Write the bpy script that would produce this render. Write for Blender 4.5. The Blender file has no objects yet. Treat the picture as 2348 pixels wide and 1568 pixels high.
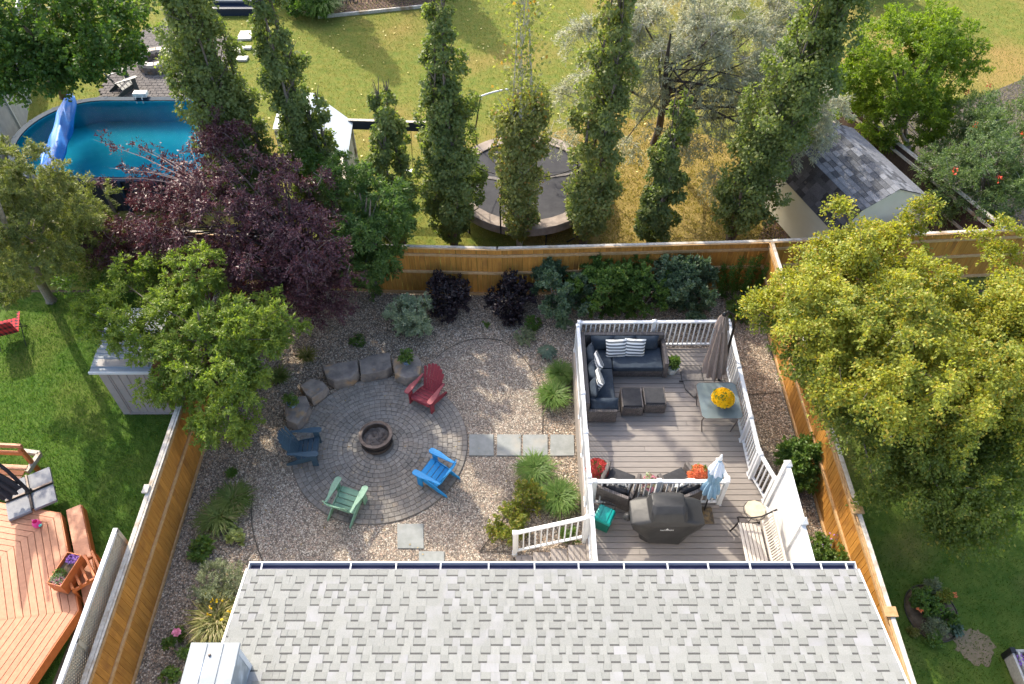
import bpy, bmesh, math, random
import numpy as np
from mathutils import Vector, Matrix
random.seed(7)
rng = np.random.default_rng(7)
scene = bpy.context.scene
COL = scene.collection
R = math.radians
# ------------------------------------------------------------ camera, sky, sun
CH, CF, CP = 16.4, 1795.3, math.radians(49)
cam = bpy.data.cameras.new("camera")
cam.sensor_width = 36; cam.lens = 27.54; cam.clip_end = 500; cam.clip_start = .1
camo = bpy.data.objects.new("camera", cam); COL.objects.link(camo)
camo.location = (0, 0, CH); camo.rotation_euler = (R(41), 0, 0)
scene.camera = camo
SUN_EL = 39; SUN = Vector((-.55 * math.cos(R(SUN_EL)), .835 * math.cos(R(SUN_EL)), math.sin(R(SUN_EL)))).normalized()
world = bpy.data.worlds.new("World"); scene.world = world; world.use_nodes = True
wn = world.node_tree; wn.nodes.clear()
sky = wn.nodes.new("ShaderNodeTexSky"); sky.sky_type = 'NISHITA'; sky.sun_disc = False
sky.sun_elevation = R(SUN_EL); sky.sun_rotation = math.atan2(SUN.x, SUN.y)
sky.air_density = 1.0; sky.dust_density = 3.0; sky.ozone_density = 0.
bg = wn.nodes.new("ShaderNodeBackground"); bg.inputs[1].default_value = .15
wo = wn.nodes.new("ShaderNodeOutputWorld")
wn.links.new(sky.outputs[0], bg.inputs[0]); wn.links.new(bg.outputs[0], wo.inputs[0])
sl = bpy.data.lights.new("sun", 'SUN'); sl.energy = 2.1; sl.angle = R(.6); sl.color = (1, .92, .76)
so = bpy.data.objects.new("sun", sl); COL.objects.link(so); so.location = (-10, 16, 20)
so.rotation_euler = SUN.to_track_quat('Z', 'Y').to_euler()
vs = scene.view_settings
vs.view_transform = 'Standard'; vs.look = 'None'; vs.gamma = 1; vs.exposure = 1.62; vs.use_curve_mapping = False
scene.render.engine = 'CYCLES'
scene.cycles.transparent_max_bounces = 12

def at(x, y, z=0.):
    """a point of the place at height z, from measurements taken on the plan"""
    u = (x - 1173.5) / CF; v = (y - 784) / CF
    d = Vector((u, math.cos(CP) - v * math.sin(CP), -math.sin(CP) - v * math.cos(CP)))
    return d * ((z - CH) / d.z) + Vector((0, 0, CH))
# ------------------------------------------------------------ object helpers
WM = {}
def link(o, parent, world):
    COL.objects.link(o)
    if parent:
        o.parent = parent; o.matrix_basis = WM[parent.name].inverted() @ world
    else: o.matrix_basis = world
    WM[o.name] = world.copy(); return o
def tag(o, label=None, cat=None, group=None, kind=None):
    if label: o['label'] = label
    if cat: o['category'] = cat
    if group: o['group'] = group
    if kind: o['kind'] = kind
    return o
def thing(name, label, cat, loc=(0, 0, 0), rz=0, group=None):
    o = bpy.data.objects.new(name, None); o.empty_display_size = .2
    link(o, None, Matrix.Translation(Vector(loc)) @ Matrix.Rotation(rz, 4, 'Z'))
    return tag(o, label, cat, group)
def put(name, me, parent=None, world=None, local=None):
    o = bpy.data.objects.new(name, me)
    if local is not None: world = WM[parent.name] @ local
    return link(o, parent, world if world is not None else Matrix.Identity(4))
def copy_tree(o, parent, world):
    c = o.copy(); link(c, parent, world)
    for ch in list(o.children):
        copy_tree(ch, c, world @ (WM[o.name].inverted() @ WM[ch.name]))
    return c
class MB:
    def __init__(s): s.v = []; s.f = []; s.m = []; s.mi = 0
    def add(s, vs, fs):
        b = len(s.v); s.v += [tuple(v) for v in vs]
        for f in fs: s.f.append([i + b for i in f]); s.m.append(s.mi)
        return s
    def box(s, x0, x1, y0, y1, z0, z1, M=None):
        vs = [Vector((x, y, z)) for x in (x0, x1) for y in (y0, y1) for z in (z0, z1)]
        if M is not None: vs = [M @ v for v in vs]
        return s.add(vs, [(0,1,3,2),(4,6,7,5),(0,4,5,1),(2,3,7,6),(0,2,6,4),(1,5,7,3)])
    def cb(s, c, sx, sy, sz, M=None):
        x, y, z = c; return s.box(x-sx/2, x+sx/2, y-sy/2, y+sy/2, z-sz/2, z+sz/2, M)
    def beam(s, p, q, w, h, up=(0,0,1)):
        p = Vector(p); q = Vector(q); d = (q-p); L = d.length; d.normalize(); up = Vector(up)
        if abs(d.dot(up)) > .98: up = Vector((0,1,0))
        sd = d.cross(up).normalized(); u2 = sd.cross(d)
        M = Matrix((sd, d, u2)).transposed().to_4x4(); M.translation = p
        return s.box(-w/2, w/2, 0, L, -h/2, h/2, M)
    def prism(s, poly, z0, z1):
        n = len(poly); a = sum(poly[i][0]*poly[(i+1)%n][1]-poly[(i+1)%n][0]*poly[i][1] for i in range(n))
        if a < 0: poly = poly[::-1]
        f0 = (lambda p: z0(p)) if callable(z0) else (lambda p: z0)
        f1 = (lambda p: z1(p)) if callable(z1) else (lambda p: z1)
        vs = [(p[0], p[1], f0(p)) for p in poly] + [(p[0], p[1], f1(p)) for p in poly]
        fs = [list(range(n-1, -1, -1)), list(range(n, 2*n))] + [(i, (i+1)%n, n+(i+1)%n, n+i) for i in range(n)]
        return s.add(vs, fs)
    def tube(s, pts, rad, n=8, cap=True):
        pts = [Vector(p) for p in pts]; rad = rad if hasattr(rad, '__len__') else [rad]*len(pts)
        b = len(s.v); prev = None; fs = []
        for i, p in enumerate(pts):
            d = (pts[min(i+1, len(pts)-1)] - pts[max(i-1, 0)]).normalized()
            if prev is None:
                a = Vector((1,0,0)) if abs(d.x) < .9 else Vector((0,1,0)); x = (a - d*a.dot(d)).normalized()
            else: x = (prev - d*prev.dot(d)).normalized()
            prev = x; y = d.cross(x)
            for k in range(n):
                t = 2*math.pi*k/n; s.v.append(tuple(p + (x*math.cos(t) + y*math.sin(t))*rad[i]))
        for i in range(len(pts)-1):
            for k in range(n):
                fs.append((b+i*n+k, b+i*n+(k+1)%n, b+(i+1)*n+(k+1)%n, b+(i+1)*n+k))
        if cap: fs.append([b+k for k in range(n-1, -1, -1)]); fs.append([b+(len(pts)-1)*n+k for k in range(n)])
        for f in fs: s.f.append(list(f)); s.m.append(s.mi)
        return s
    def lathe(s, prof, c=(0,0,0), n=24, sx=1, sy=1, cap=True):
        b = len(s.v)
        for r, z in prof:
            for k in range(n):
                t = 2*math.pi*k/n+(math.pi/4 if n == 4 else 0); s.v.append((c[0]+r*sx*math.cos(t), c[1]+r*sy*math.sin(t), c[2]+z))
        for i in range(len(prof)-1):
            for k in range(n):
                s.f.append([b+i*n+k, b+i*n+(k+1)%n, b+(i+1)*n+(k+1)%n, b+(i+1)*n+k]); s.m.append(s.mi)
        for i, rev in ((0, 1), (len(prof)-1, 0)) if cap else ():
            if prof[i][0] > 1e-4:
                r_ = [b+i*n+k for k in range(n)]; s.f.append(r_[::-1] if rev else r_); s.m.append(s.mi)
        return s
    def mesh(s, name, mats, smooth=0, bevel=0, seg=1):
        me = bpy.data.meshes.new(name); me.from_pydata(s.v, [], s.f)
        mats = mats if isinstance(mats, (list, tuple)) else [mats]
        for m in mats: me.materials.append(m)
        if len(mats) > 1: me.polygons.foreach_set('material_index', s.m)
        if bevel:
            bm = bmesh.new(); bm.from_mesh(me)
            bmesh.ops.bevel(bm, geom=bm.edges[:], offset=bevel, segments=seg, affect='EDGES', profile=.6)
            bm.to_mesh(me); bm.free()
        if smooth:
            me.polygons.foreach_set('use_smooth', [True]*len(me.polygons)); me.set_sharp_from_angle(angle=R(smooth))
        me.update(); return me
    def build(s, name, mats, parent=None, local=False, smooth=0, bevel=0, seg=1, M=None):
        me = s.mesh(name, mats, smooth, bevel, seg)
        if local: return put(name, me, parent, local=M if M is not None else Matrix.Identity(4))
        return put(name, me, parent, world=M)
def BX(*a): return MB().box(*a)
def np_mesh(name, V, F, mat, smooth=False):
    """V (N,k,3) vertices per item, F (m,j) faces within an item"""
    N, k, _ = V.shape; m, j = F.shape
    me = bpy.data.meshes.new(name)
    me.vertices.add(N*k); me.vertices.foreach_set('co', V.astype(np.float32).ravel())
    idx = (F[None] + (np.arange(N)*k)[:, None, None]).astype(np.int32)
    me.loops.add(N*m*j); me.loops.foreach_set('vertex_index', idx.ravel())
    me.polygons.add(N*m); me.polygons.foreach_set('loop_start', np.arange(N*m, dtype=np.int32)*j)
    if smooth: me.polygons.foreach_set('use_smooth', np.ones(N*m, dtype=bool))
    me.materials.append(mat); me.update(calc_edges=True); return me
def unit(a): return a/np.maximum(np.linalg.norm(a, axis=-1, keepdims=True), 1e-9)
def rdir(n): return unit(rng.normal(size=(n, 3)))
def leaf_mesh(name, P, D, Nn, L, W, mat):
    D = unit(D); S = unit(np.cross(D, Nn)); Nn = np.cross(S, D)
    L = np.broadcast_to(L, len(P))[:, None]*rng.uniform(.7, 1.25, (len(P), 1)); W = np.broadcast_to(W, len(P))[:, None]*rng.uniform(.75, 1.2, (len(P), 1))
    V = np.stack([P, P+D*L*.45+S*W*.5-Nn*L*.06, P+D*L, P+D*L*.45-S*W*.5-Nn*L*.06], 1)
    return np_mesh(name, V, np.array([[0, 1, 2, 3]]), mat)
# ------------------------------------------------------------ materials
def nt_new(name):
    m = bpy.data.materials.new(name); m.use_nodes = True; nt = m.node_tree; nt.nodes.clear()
    N = lambda t, **k: (lambda n: ([setattr(n, a, b) for a, b in k.items()], n)[1])(nt.nodes.new('ShaderNode'+t))
    out = N('OutputMaterial'); return m, nt, N, nt.links.new, out
def c4(c): return (c[0], c[1], c[2], 1)
def mixc(N, lk, f, a, b, blend='MIX'):
    n = N('Mix', data_type='RGBA', blend_type=blend)
    for s, v in ((n.inputs[0], f), (n.inputs[6], a), (n.inputs[7], b)):
        if hasattr(v, 'links'): lk(v, s)
        elif isinstance(v, (int, float)): s.default_value = v
        else: s.default_value = c4(v)
    return n.outputs[2]
def mat(name, c1, c2=None, scale=5, sv=(1, 1, 1), detail=4, rough=.7, ov=0, iv=0, bump=0, bs=None, metal=0, fr=(.35, .65), coord='pos', spec=.4, c3=None, s3=.6, f3=(.5, .7), alpha=1, coat=0):
    m, nt, N, lk, out = nt_new(name)
    b = N('BsdfPrincipled'); lk(b.outputs[0], out.inputs[0])
    b.inputs['Roughness'].default_value = rough; b.inputs['Metallic'].default_value = metal
    b.inputs['Specular IOR Level'].default_value = spec; b.inputs['Alpha'].default_value = alpha; b.inputs['Coat Weight'].default_value = coat
    src = N('NewGeometry').outputs['Position'] if coord == 'pos' else N('TexCoord').outputs['Object']
    oi = N('ObjectInfo'); geo = N('NewGeometry')
    if ov:
        sc = N('VectorMath', operation='SCALE'); sc.inputs[0].default_value = (13, 17, 7); lk(oi.outputs['Random'], sc.inputs['Scale'])
        ad = N('VectorMath', operation='ADD'); lk(src, ad.inputs[0]); lk(sc.outputs[0], ad.inputs[1]); src = ad.outputs[0]
    mp = N('Mapping'); mp.inputs['Scale'].default_value = sv; lk(src, mp.inputs[0])
    nz = N('TexNoise'); nz.inputs['Scale'].default_value = scale; nz.inputs['Detail'].default_value = detail; nz.inputs['Roughness'].default_value = .6; lk(mp.outputs[0], nz.inputs[0])
    col = c1
    if c2 is not None:
        mr = N('MapRange'); mr.inputs[1].default_value = fr[0]; mr.inputs[2].default_value = fr[1]; lk(nz.outputs[0], mr.inputs[0])
        col = mixc(N, lk, mr.outputs[0], c1, c2)
    if c3 is not None:
        n3 = N('TexNoise'); n3.inputs['Scale'].default_value = s3; n3.inputs['Detail'].default_value = 5; lk(src, n3.inputs[0])
        mr = N('MapRange'); mr.inputs[1].default_value = f3[0]; mr.inputs[2].default_value = f3[1]; lk(n3.outputs[0], mr.inputs[0])
        col = mixc(N, lk, mr.outputs[0], col, c3)
    if ov or iv:
        a = N('Math', operation='MULTIPLY_ADD'); lk(oi.outputs['Random'], a.inputs[0]); a.inputs[1].default_value = ov; a.inputs[2].default_value = 1-ov/2
        k = a.outputs[0]
        if iv:
            a2 = N('Math', operation='MULTIPLY_ADD'); lk(geo.outputs['Random Per Island'], a2.inputs[0]); a2.inputs[1].default_value = iv; a2.inputs[2].default_value = -iv/2
            s_ = N('Math', operation='ADD'); lk(k, s_.inputs[0]); lk(a2.outputs[0], s_.inputs[1]); k = s_.outputs[0]
        h = N('HueSaturation'); lk(k, h.inputs['Value'])
        if hasattr(col, 'links'): lk(col, h.inputs['Color'])
        else: h.inputs['Color'].default_value = c4(col)
        col = h.outputs[0]
    if hasattr(col, 'links'): lk(col, b.inputs['Base Color'])
    else: b.inputs['Base Color'].default_value = c4(col)
    if bump:
        src2 = nz.outputs[0]
        if bs:
            n2 = N('TexNoise'); n2.inputs['Scale'].default_value = bs; n2.inputs['Detail'].default_value = 3; lk(mp.outputs[0], n2.inputs[0]); src2 = n2.outputs[0]
        bp = N('Bump'); bp.inputs['Strength'].default_value = bump; bp.inputs['Distance'].default_value = .02; lk(src2, bp.inputs['Height']); lk(bp.outputs[0], b.inputs['Normal'])
    return m
def leafmat(name, c1, c2, c3=None, f3=.1, trans=.35, rough=.5, clump=1.2, tc=None, dark=.55):
    m, nt, N, lk, out = nt_new(name)
    geo = N('NewGeometry'); nz = N('TexNoise'); nz.inputs['Scale'].default_value = clump; nz.inputs['Detail'].default_value = 3; lk(geo.outputs['Position'], nz.inputs[0])
    a = N('Math', operation='MULTIPLY_ADD'); lk(nz.outputs[0], a.inputs[0]); a.inputs[1].default_value = 1.6; a.inputs[2].default_value = -.55
    s = N('Math', operation='MULTIPLY_ADD', use_clamp=True); lk(geo.outputs['Random Per Island'], s.inputs[0]); s.inputs[1].default_value = .6; lk(a.outputs[0], s.inputs[2])
    col = mixc(N, lk, s.outputs[0], c1, c2)
    if c3 is not None:
        w = N('TexWhiteNoise', noise_dimensions='1D'); lk(geo.outputs['Random Per Island'], w.inputs['W'])
        l = N('Math', operation='LESS_THAN'); lk(w.outputs[0], l.inputs[0]); l.inputs[1].default_value = f3
        col = mixc(N, lk, l.outputs[0], col, c3)
    b = N('BsdfPrincipled'); b.inputs['Roughness'].default_value = rough; b.inputs['Specular IOR Level'].default_value = .35; lk(col, b.inputs['Base Color'])
    t = N('BsdfTranslucent'); tcol = mixc(N, lk, 1.0, col, tc or (1.5, 1.7, .6), 'MULTIPLY'); lk(tcol, t.inputs[0])
    mx = N('MixShader'); mx.inputs[0].default_value = trans; lk(b.outputs[0], mx.inputs[1]); lk(t.outputs[0], mx.inputs[2]); lk(mx.outputs[0], out.inputs[0])
    return m
def stonemat(name, cols, scale, gap=.06, bump=.6, rough=.85, gapc=(.05, .045, .04)):
    m, nt, N, lk, out = nt_new(name); b = N('BsdfPrincipled'); b.inputs['Roughness'].default_value = rough; lk(b.outputs[0], out.inputs[0])
    g = N('NewGeometry'); v = N('TexVoronoi'); v.inputs['Scale'].default_value = scale; lk(g.outputs['Position'], v.inputs['Vector'])
    s = N('SeparateColor'); lk(v.outputs['Color'], s.inputs[0])
    r = N('ValToRGB'); r.color_ramp.interpolation = 'CONSTANT'; e = r.color_ramp.elements
    while len(e) < len(cols): e.new(.5)
    for i, c in enumerate(cols): e[i].position = i/len(cols); e[i].color = c4(c)
    lk(s.outputs[0], r.inputs[0])
    v2 = N('TexVoronoi', feature='DISTANCE_TO_EDGE'); v2.inputs['Scale'].default_value = scale; lk(g.outputs['Position'], v2.inputs['Vector'])
    mr = N('MapRange'); mr.inputs[1].default_value = 0; mr.inputs[2].default_value = gap*2; lk(v2.outputs[0], mr.inputs[0])
    col = mixc(N, lk, mr.outputs[0], gapc, r.outputs[0]); lk(col, b.inputs['Base Color'])
    bp = N('Bump'); bp.inputs['Strength'].default_value = bump; bp.inputs['Distance'].default_value = .03; lk(mr.outputs[0], bp.inputs['Height']); lk(bp.outputs[0], b.inputs['Normal'])
    return m
def pebmat(name, cols):
    m, nt, N, lk, out = nt_new(name); b = N('BsdfPrincipled'); b.inputs['Specular IOR Level'].default_value = .1; b.inputs['Roughness'].default_value = .8; lk(b.outputs[0], out.inputs[0])
    g = N('NewGeometry'); r = N('ValToRGB'); r.color_ramp.interpolation = 'CONSTANT'; e = r.color_ramp.elements
    while len(e) < len(cols): e.new(.5)
    for i, c in enumerate(cols): e[i].position = i/len(cols); e[i].color = c4(c)
    lk(g.outputs['Random Per Island'], r.inputs[0]); lk(r.outputs[0], b.inputs['Base Color']); return m
GC = [(0.402,0.313,0.226), (0.206,0.166,0.129), (0.543,0.448,0.342), (0.309,0.229,0.163), (0.149,0.121,0.090), (0.655,0.556,0.445), (0.365,0.304,0.236), (0.449,0.313,0.214), (0.253,0.206,0.163)]
GP = [(0.421,0.342,0.256), (0.238,0.190,0.148), (0.551,0.465,0.369), (0.330,0.252,0.188), (0.174,0.138,0.108), (0.623,0.550,0.449), (0.385,0.322,0.251), (0.459,0.332,0.251), (0.275,0.224,0.180)]
M = {}
M['gravel'] = stonemat('gravel_stone', GC, 26); M['gravelp'] = stonemat('pink_gravel_stone', GP, 30)
M['peb'] = pebmat('loose_stone', GC); M['pebp'] = pebmat('loose_pink_stone', GP)
M['mulch'] = stonemat('wood_mulch', [(.12,.055,.035), (.2,.1,.06), (.07,.035,.025), (.26,.15,.1)], 22)
M['darkmulch'] = stonemat('dark_mulch', [(.07,.055,.04), (.11,.085,.06), (.045,.035,.025), (.15,.12,.09)], 22)
M['lawn_back'] = mat('dry_lawn', (.115,.15,.028), (.175,.17,.038), 3.0, rough=.9, c3=(.26,.18,.06), s3=.16, f3=(.5, .66), bump=.6, bs=60, spec=.1)
M['lawn_left'] = mat('green_lawn', (.045,.10,.015), (.085,.14,.025), 3, rough=.9, c3=(.13,.15,.035), s3=.5, f3=(.52,.75), bump=.6, bs=60, spec=.1)
M['lawn_right'] = mat('mown_lawn', (.065,.12,.018), (.12,.165,.03), 2.5, rough=.9, c3=(.17,.15,.05), s3=.4, f3=(.55,.75), bump=.6, bs=60, spec=.1)
M['soil'] = mat('soil', (.10,.075,.05), (.17,.13,.09), 8, rough=.95, bump=.5, bs=40, spec=.03)
M['cedar'] = mat('cedar_stain', (.38,.165,.03), (.50,.24,.05), 3, (9, 9, .7), rough=.55, ov=.28, bump=.15, c3=(.24,.10,.03), s3=1.5, f3=(.55,.8))
M['cedar_rail'] = mat('cedar_rail', (.42,.24,.10), (.5,.33,.17), 6, (2, 2, 2), rough=.65, ov=.2, bump=.1)
M['grey_wood'] = mat('weathered_cap', (.42,.38,.33), (.56,.52,.46), 5, (3, 3, 3), rough=.8, ov=.25, bump=.2, c3=(.27,.2,.13), s3=2.2, f3=(.55,.7))
M['dark_wood'] = mat('dark_fence_wood', (.05,.032,.028), (.085,.055,.045), 5, (8, 8, 1), rough=.8, ov=.4, bump=.2)
M['deck'] = mat('composite_deck', (.20,.176,.16), (.25,.222,.20), 4, (1.2, 26, 20), rough=.6, ov=.13, bump=.12, coord='pos')
M['tread'] = mat('composite_tread', (.23,.2,.18), (.275,.24,.215), 4, (26, 1.2, 20), rough=.6, ov=.13, bump=.12)
M['fascia'] = mat('deck_fascia', (.27,.235,.205), (.31,.27,.24), 4, (3, 3, 20), rough=.6, ov=.1)
M['white'] = mat('white_aluminium', (.66,.67,.68), (.61,.62,.64), 6, rough=.35, spec=.5)
M['vinyl'] = mat('white_vinyl', (.66,.66,.66), (.62,.62,.63), 3, rough=.4)
M['siding'] = mat('pale_siding', (.68,.68,.66), (.72,.72,.70), 3, rough=.6)
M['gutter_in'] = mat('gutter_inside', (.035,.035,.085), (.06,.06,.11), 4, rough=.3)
M['shingle'] = mat('shingle_granules', (.22,.225,.215), (.30,.305,.29), 90, rough=.95, ov=.09, iv=.09, bump=.5, bs=300, spec=.15, fr=(.3,.7), c3=(.30,.30,.31), s3=2)
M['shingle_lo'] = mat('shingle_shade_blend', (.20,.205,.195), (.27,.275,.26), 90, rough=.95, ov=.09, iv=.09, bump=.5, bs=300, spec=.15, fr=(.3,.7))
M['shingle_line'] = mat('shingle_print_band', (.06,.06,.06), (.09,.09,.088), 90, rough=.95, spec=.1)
M['dshingle'] = mat('dark_shingle', (.11,.115,.125), (.20,.205,.225), 60, rough=.95, ov=1.0, bump=.4, bs=250, spec=.03)
M['dshingle_shade'] = mat('shaded_shingle', (.06,.055,.055), (.11,.10,.10), 60, rough=.95, ov=1.0, bump=.4, bs=250, spec=.03)  # darker copy of dshingle: shade painted into the barn roof's steep left panel
M['metal_cap'] = mat('galvanised_cap', (.25,.275,.29), (.29,.31,.325), 3, rough=.4, metal=.0, c3=(.5,.53,.56), s3=4)
M['paver'] = mat('paver', (.185,.168,.15), (.245,.225,.20), 14, rough=.85, ov=.3, iv=.3, bump=.35, bs=120, c3=(.24,.205,.17), s3=1.5, spec=.03)
M['joint'] = mat('joint_sand', (.13,.115,.10), (.165,.15,.13), 60, rough=.95, spec=.03)
M['flag'] = mat('slate_slab', (.20,.21,.20), (.26,.27,.26), 5, rough=.7, ov=.14, bump=.2, bs=30, c3=(.30,.28,.24), s3=2, f3=(.55,.75))
M['flagw'] = mat('pale_slab', (.5,.47,.42), (.6,.57,.52), 5, rough=.8, ov=.1)
M['boulder'] = mat('boulder', (.15,.13,.12), (.27,.23,.195), 4, rough=.85, ov=.25, bump=.6, bs=9, c3=(.36,.23,.12), s3=2.3, f3=(.55,.68))
M['steel'] = mat('fire_ring_steel', (.07,.055,.05), (.14,.115,.10), 8, rough=.45, metal=.6)
M['ash'] = mat('ash', (.07,.055,.048), (.2,.165,.14), 9, rough=.95, bump=1, bs=12)
M['black'] = mat('black_metal', (.015,.015,.017), rough=.4); M['blackp'] = mat('black_edging', (.06,.05,.04), (.09,.075,.06), 9, rough=.7)
def chairmat(n, c): return mat(n, c, tuple(x*.82 for x in c), 6, (4,4,4), rough=.5, ov=.12, bump=.06)
M['c_red'] = chairmat('red_resin', (.29,.045,.06)); M['c_navy'] = chairmat('slate_blue_resin', (.045,.085,.12))
M['c_blue'] = chairmat('bright_blue_resin', (.02,.25,.56)); M['c_green'] = chairmat('sage_resin', (.17,.31,.215)); M['c_grey'] = chairmat('grey_resin', (.07,.085,.09))
M['cushion'] = mat('charcoal_cushion', (.03,.04,.055), (.042,.055,.072), 9, rough=.95, ov=.15, bump=.25, bs=25, spec=.2)
M['cushion2'] = mat('dark_grey_cushion', (.035,.036,.04), (.05,.05,.055), 9, rough=.95, ov=.15, bump=.2, bs=25, spec=.2)
M['cover'] = mat('grill_cover', (.022,.022,.023), (.033,.033,.034), 3, rough=.5, bump=.35, bs=5)
M['teal'] = mat('teal_plastic', (.0,.24,.21), (.0,.28,.245), 3, rough=.3); M['teald'] = mat('dark_teal', (.0,.1,.075), rough=.5)
M['tan'] = mat('tan_canvas', (.20,.155,.13), (.26,.205,.175), 5, (6,6,1), rough=.9, bump=.3)
M['bluec'] = mat('blue_canvas', (.14,.26,.36), (.22,.33,.42), 5, (6,6,1), rough=.9, bump=.3)
M['bench'] = mat('weathered_slat', (.42,.375,.33), (.52,.47,.42), 5, (12, 1, 6), rough=.75, ov=.15, bump=.15)
M['sand'] = mat('stone_top', (.42,.35,.26), (.52,.45,.34), 7, rough=.7, bump=.2)
M['pot_w'] = mat('white_pot', (.6,.62,.6), rough=.4); M['pot_blue'] = mat('blue_glaze', (.12,.2,.36), (.25,.33,.45), 8, rough=.25); M['pot_br'] = mat('brown_bowl', (.09,.06,.045), rough=.6)
M['concrete'] = mat('concrete', (.12,.11,.105), (.18,.165,.155), 12, rough=.9, bump=.3, ov=.1, spec=.03)
M['orange_deck'] = mat('orange_stain', (.42,.17,.085), (.50,.22,.115), 4, (3,3,3), rough=.45, ov=.14, bump=.1)
M['orange_trim'] = mat('orange_trim', (.5,.15,.045), (.58,.19,.065), 4, (3,3,3), rough=.5, ov=.2)
M['grey_slab'] = mat('grey_base_slab', (.23,.23,.245), (.27,.27,.28), 12, rough=.8, bump=.1, bs=80)
M['lattice'] = mat('tan_lattice', (.38,.33,.25), (.44,.39,.30), 8, rough=.7); M['white_lat'] = mat('white_lattice', (.42,.41,.38), (.52,.51,.47), 3, rough=.7)
M['pool_liner'] = mat('pool_liner', (.10,.68,.86), (.14,.74,.92), 3, rough=.5, spec=.03); M['pool_wall'] = mat('pool_wall', (.03,.035,.045), (.055,.06,.07), 3, (9,9,.6), rough=.6, spec=.03)
M['pool_rim'] = mat('pool_rim', (.015,.035,.06), (.03,.05,.08), 4, rough=.5, spec=.03); M['tarp'] = mat('blue_tarp', (.0,.14,.56), (.0,.2,.66), 3, rough=.5, bump=.3, bs=5)
M['beige'] = mat('beige_siding', (.62,.59,.47), (.66,.63,.51), 2, rough=.6); M['taupe'] = mat('taupe_panel', (.33,.29,.275), (.37,.33,.31), 3, rough=.6)
M['roofgrey'] = mat('resin_roof', (.26,.29,.33), (.30,.33,.37), 3, rough=.5); M['playroof'] = mat('white_metal_roof', (.48,.53,.57), (.52,.57,.61), 2, rough=.35)
M['navy'] = mat('navy_paint', (.018,.03,.06), rough=.5); M['tmat'] = mat('trampoline_mat', (.05,.05,.055), (.065,.065,.07), 3, rough=.8, spec=.03); M['tpad'] = mat('trampoline_pad', (.24,.20,.17), (.33,.28,.245), 4, rough=.8, c3=(.2,.17,.15), s3=3, spec=.03)
M['pink'] = mat('pink_plastic', (.85,.08,.32), rough=.35); M['white_pl'] = mat('white_plastic', (.8,.8,.8), rough=.35)
M['bark'] = mat('bark', (.10,.08,.065), (.19,.16,.13), 9, (3,3,.8), rough=.9, bump=.8); M['bark_dark'] = mat('dark_bark', (.035,.026,.024), (.08,.06,.055), 9, (3,3,.8), rough=.9, bump=.8)
M['bark_mid'] = mat('greyish_bark', (.16,.14,.115), (.27,.24,.20), 9, (3,3,1), rough=.85, bump=.5); M['bark_pale'] = mat('pale_bark', (.38,.35,.28), (.5,.47,.39), 9, (3,3,1), rough=.85, bump=.5); M['twig'] = mat('grey_twig', (.34,.31,.28), (.48,.44,.40), 8, rough=.9)
M['purpletwig'] = mat('purple_twig', (.16,.11,.11), (.24,.18,.165), 8, rough=.9)
M['cast'] = mat('cast_iron', (.018,.014,.013), rough=.5); M['rusty'] = mat('umbrella_base', (.06,.05,.04), (.19,.13,.06), 14, rough=.6, bump=.5)
M['frame_metal'] = mat('table_frame', (.12,.10,.09), rough=.4, metal=.3)
# leaves
M['l_pop'] = leafmat('poplar_leaf', (.09,.135,.045), (.21,.24,.08), (.16,.17,.05), .06, trans=.42, clump=.9)
M['l_popy'] = leafmat('turning_poplar_leaf', (.14,.17,.05), (.27,.26,.09), (.36,.2,.06), .04, trans=.42, clump=1.2)
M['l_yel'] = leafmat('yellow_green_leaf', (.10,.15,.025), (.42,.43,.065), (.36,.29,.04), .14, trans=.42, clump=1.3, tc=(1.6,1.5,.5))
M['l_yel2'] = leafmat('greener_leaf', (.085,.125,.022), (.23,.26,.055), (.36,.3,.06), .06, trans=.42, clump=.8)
M['l_popm'] = leafmat('pale_poplar_leaf', (.12,.16,.05), (.25,.26,.09), (.28,.2,.07), .03, trans=.42, clump=1)
M['l_plum'] = leafmat('plum_leaf', (.085,.14,.025), (.28,.33,.055), (.17,.25,.05), .12, trans=.42, clump=1.3)
M['l_ash'] = leafmat('green_ash_leaf', (.055,.115,.03), (.14,.21,.055), None, 0, trans=.4, clump=1.5)
M['l_purple'] = leafmat('purple_leaf', (.05,.022,.03), (.12,.05,.06), (.12,.05,.055), .16, trans=.15, clump=1.5, rough=.4, tc=(2,.8,.8))
M['l_maple'] = leafmat('maple_leaf', (.05,.105,.022), (.12,.19,.04), (.2,.2,.03), .03, trans=.4, clump=.8)
M['l_juni'] = leafmat('conifer_spray', (.075,.105,.03), (.26,.27,.075), (.2,.2,.05), .1, trans=.3, clump=.9)
M['l_silver'] = leafmat('silver_leaf', (.27,.29,.19), (.47,.47,.33), (.33,.32,.22), .15, trans=.3, clump=1.2, tc=(1.2,1.2,.8))
M['l_amur'] = leafmat('bright_shrub_leaf', (.06,.12,.018), (.24,.31,.03), (.22,.27,.03), .1, trans=.45, clump=.6)
M['l_rowan'] = leafmat('rowan_leaf', (.075,.12,.05), (.16,.22,.08), None, 0, trans=.35, clump=1)
M['l_varieg'] = leafmat('variegated_leaf', (.2,.26,.15), (.38,.43,.29), (.4,.42,.3), .25, trans=.25, clump=2)
M['l_nine'] = leafmat('ninebark_leaf', (.014,.010,.013), (.035,.022,.027), (.07,.06,.06), .12, trans=.1, clump=2, rough=.4, tc=(1.5,.8,.8))
M['l_lilac'] = leafmat('blue_green_leaf', (.06,.11,.055), (.15,.21,.115), (.16,.2,.13), .12, trans=.25, clump=1.5)
M['l_green'] = leafmat('mid_green_leaf', (.065,.13,.026), (.15,.23,.05), (.15,.2,.03), .1, trans=.35, clump=2)
M['l_fern'] = leafmat('fern_leaf', (.05,.12,.02), (.1,.19,.03), None, 0, trans=.4, clump=2)
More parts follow.
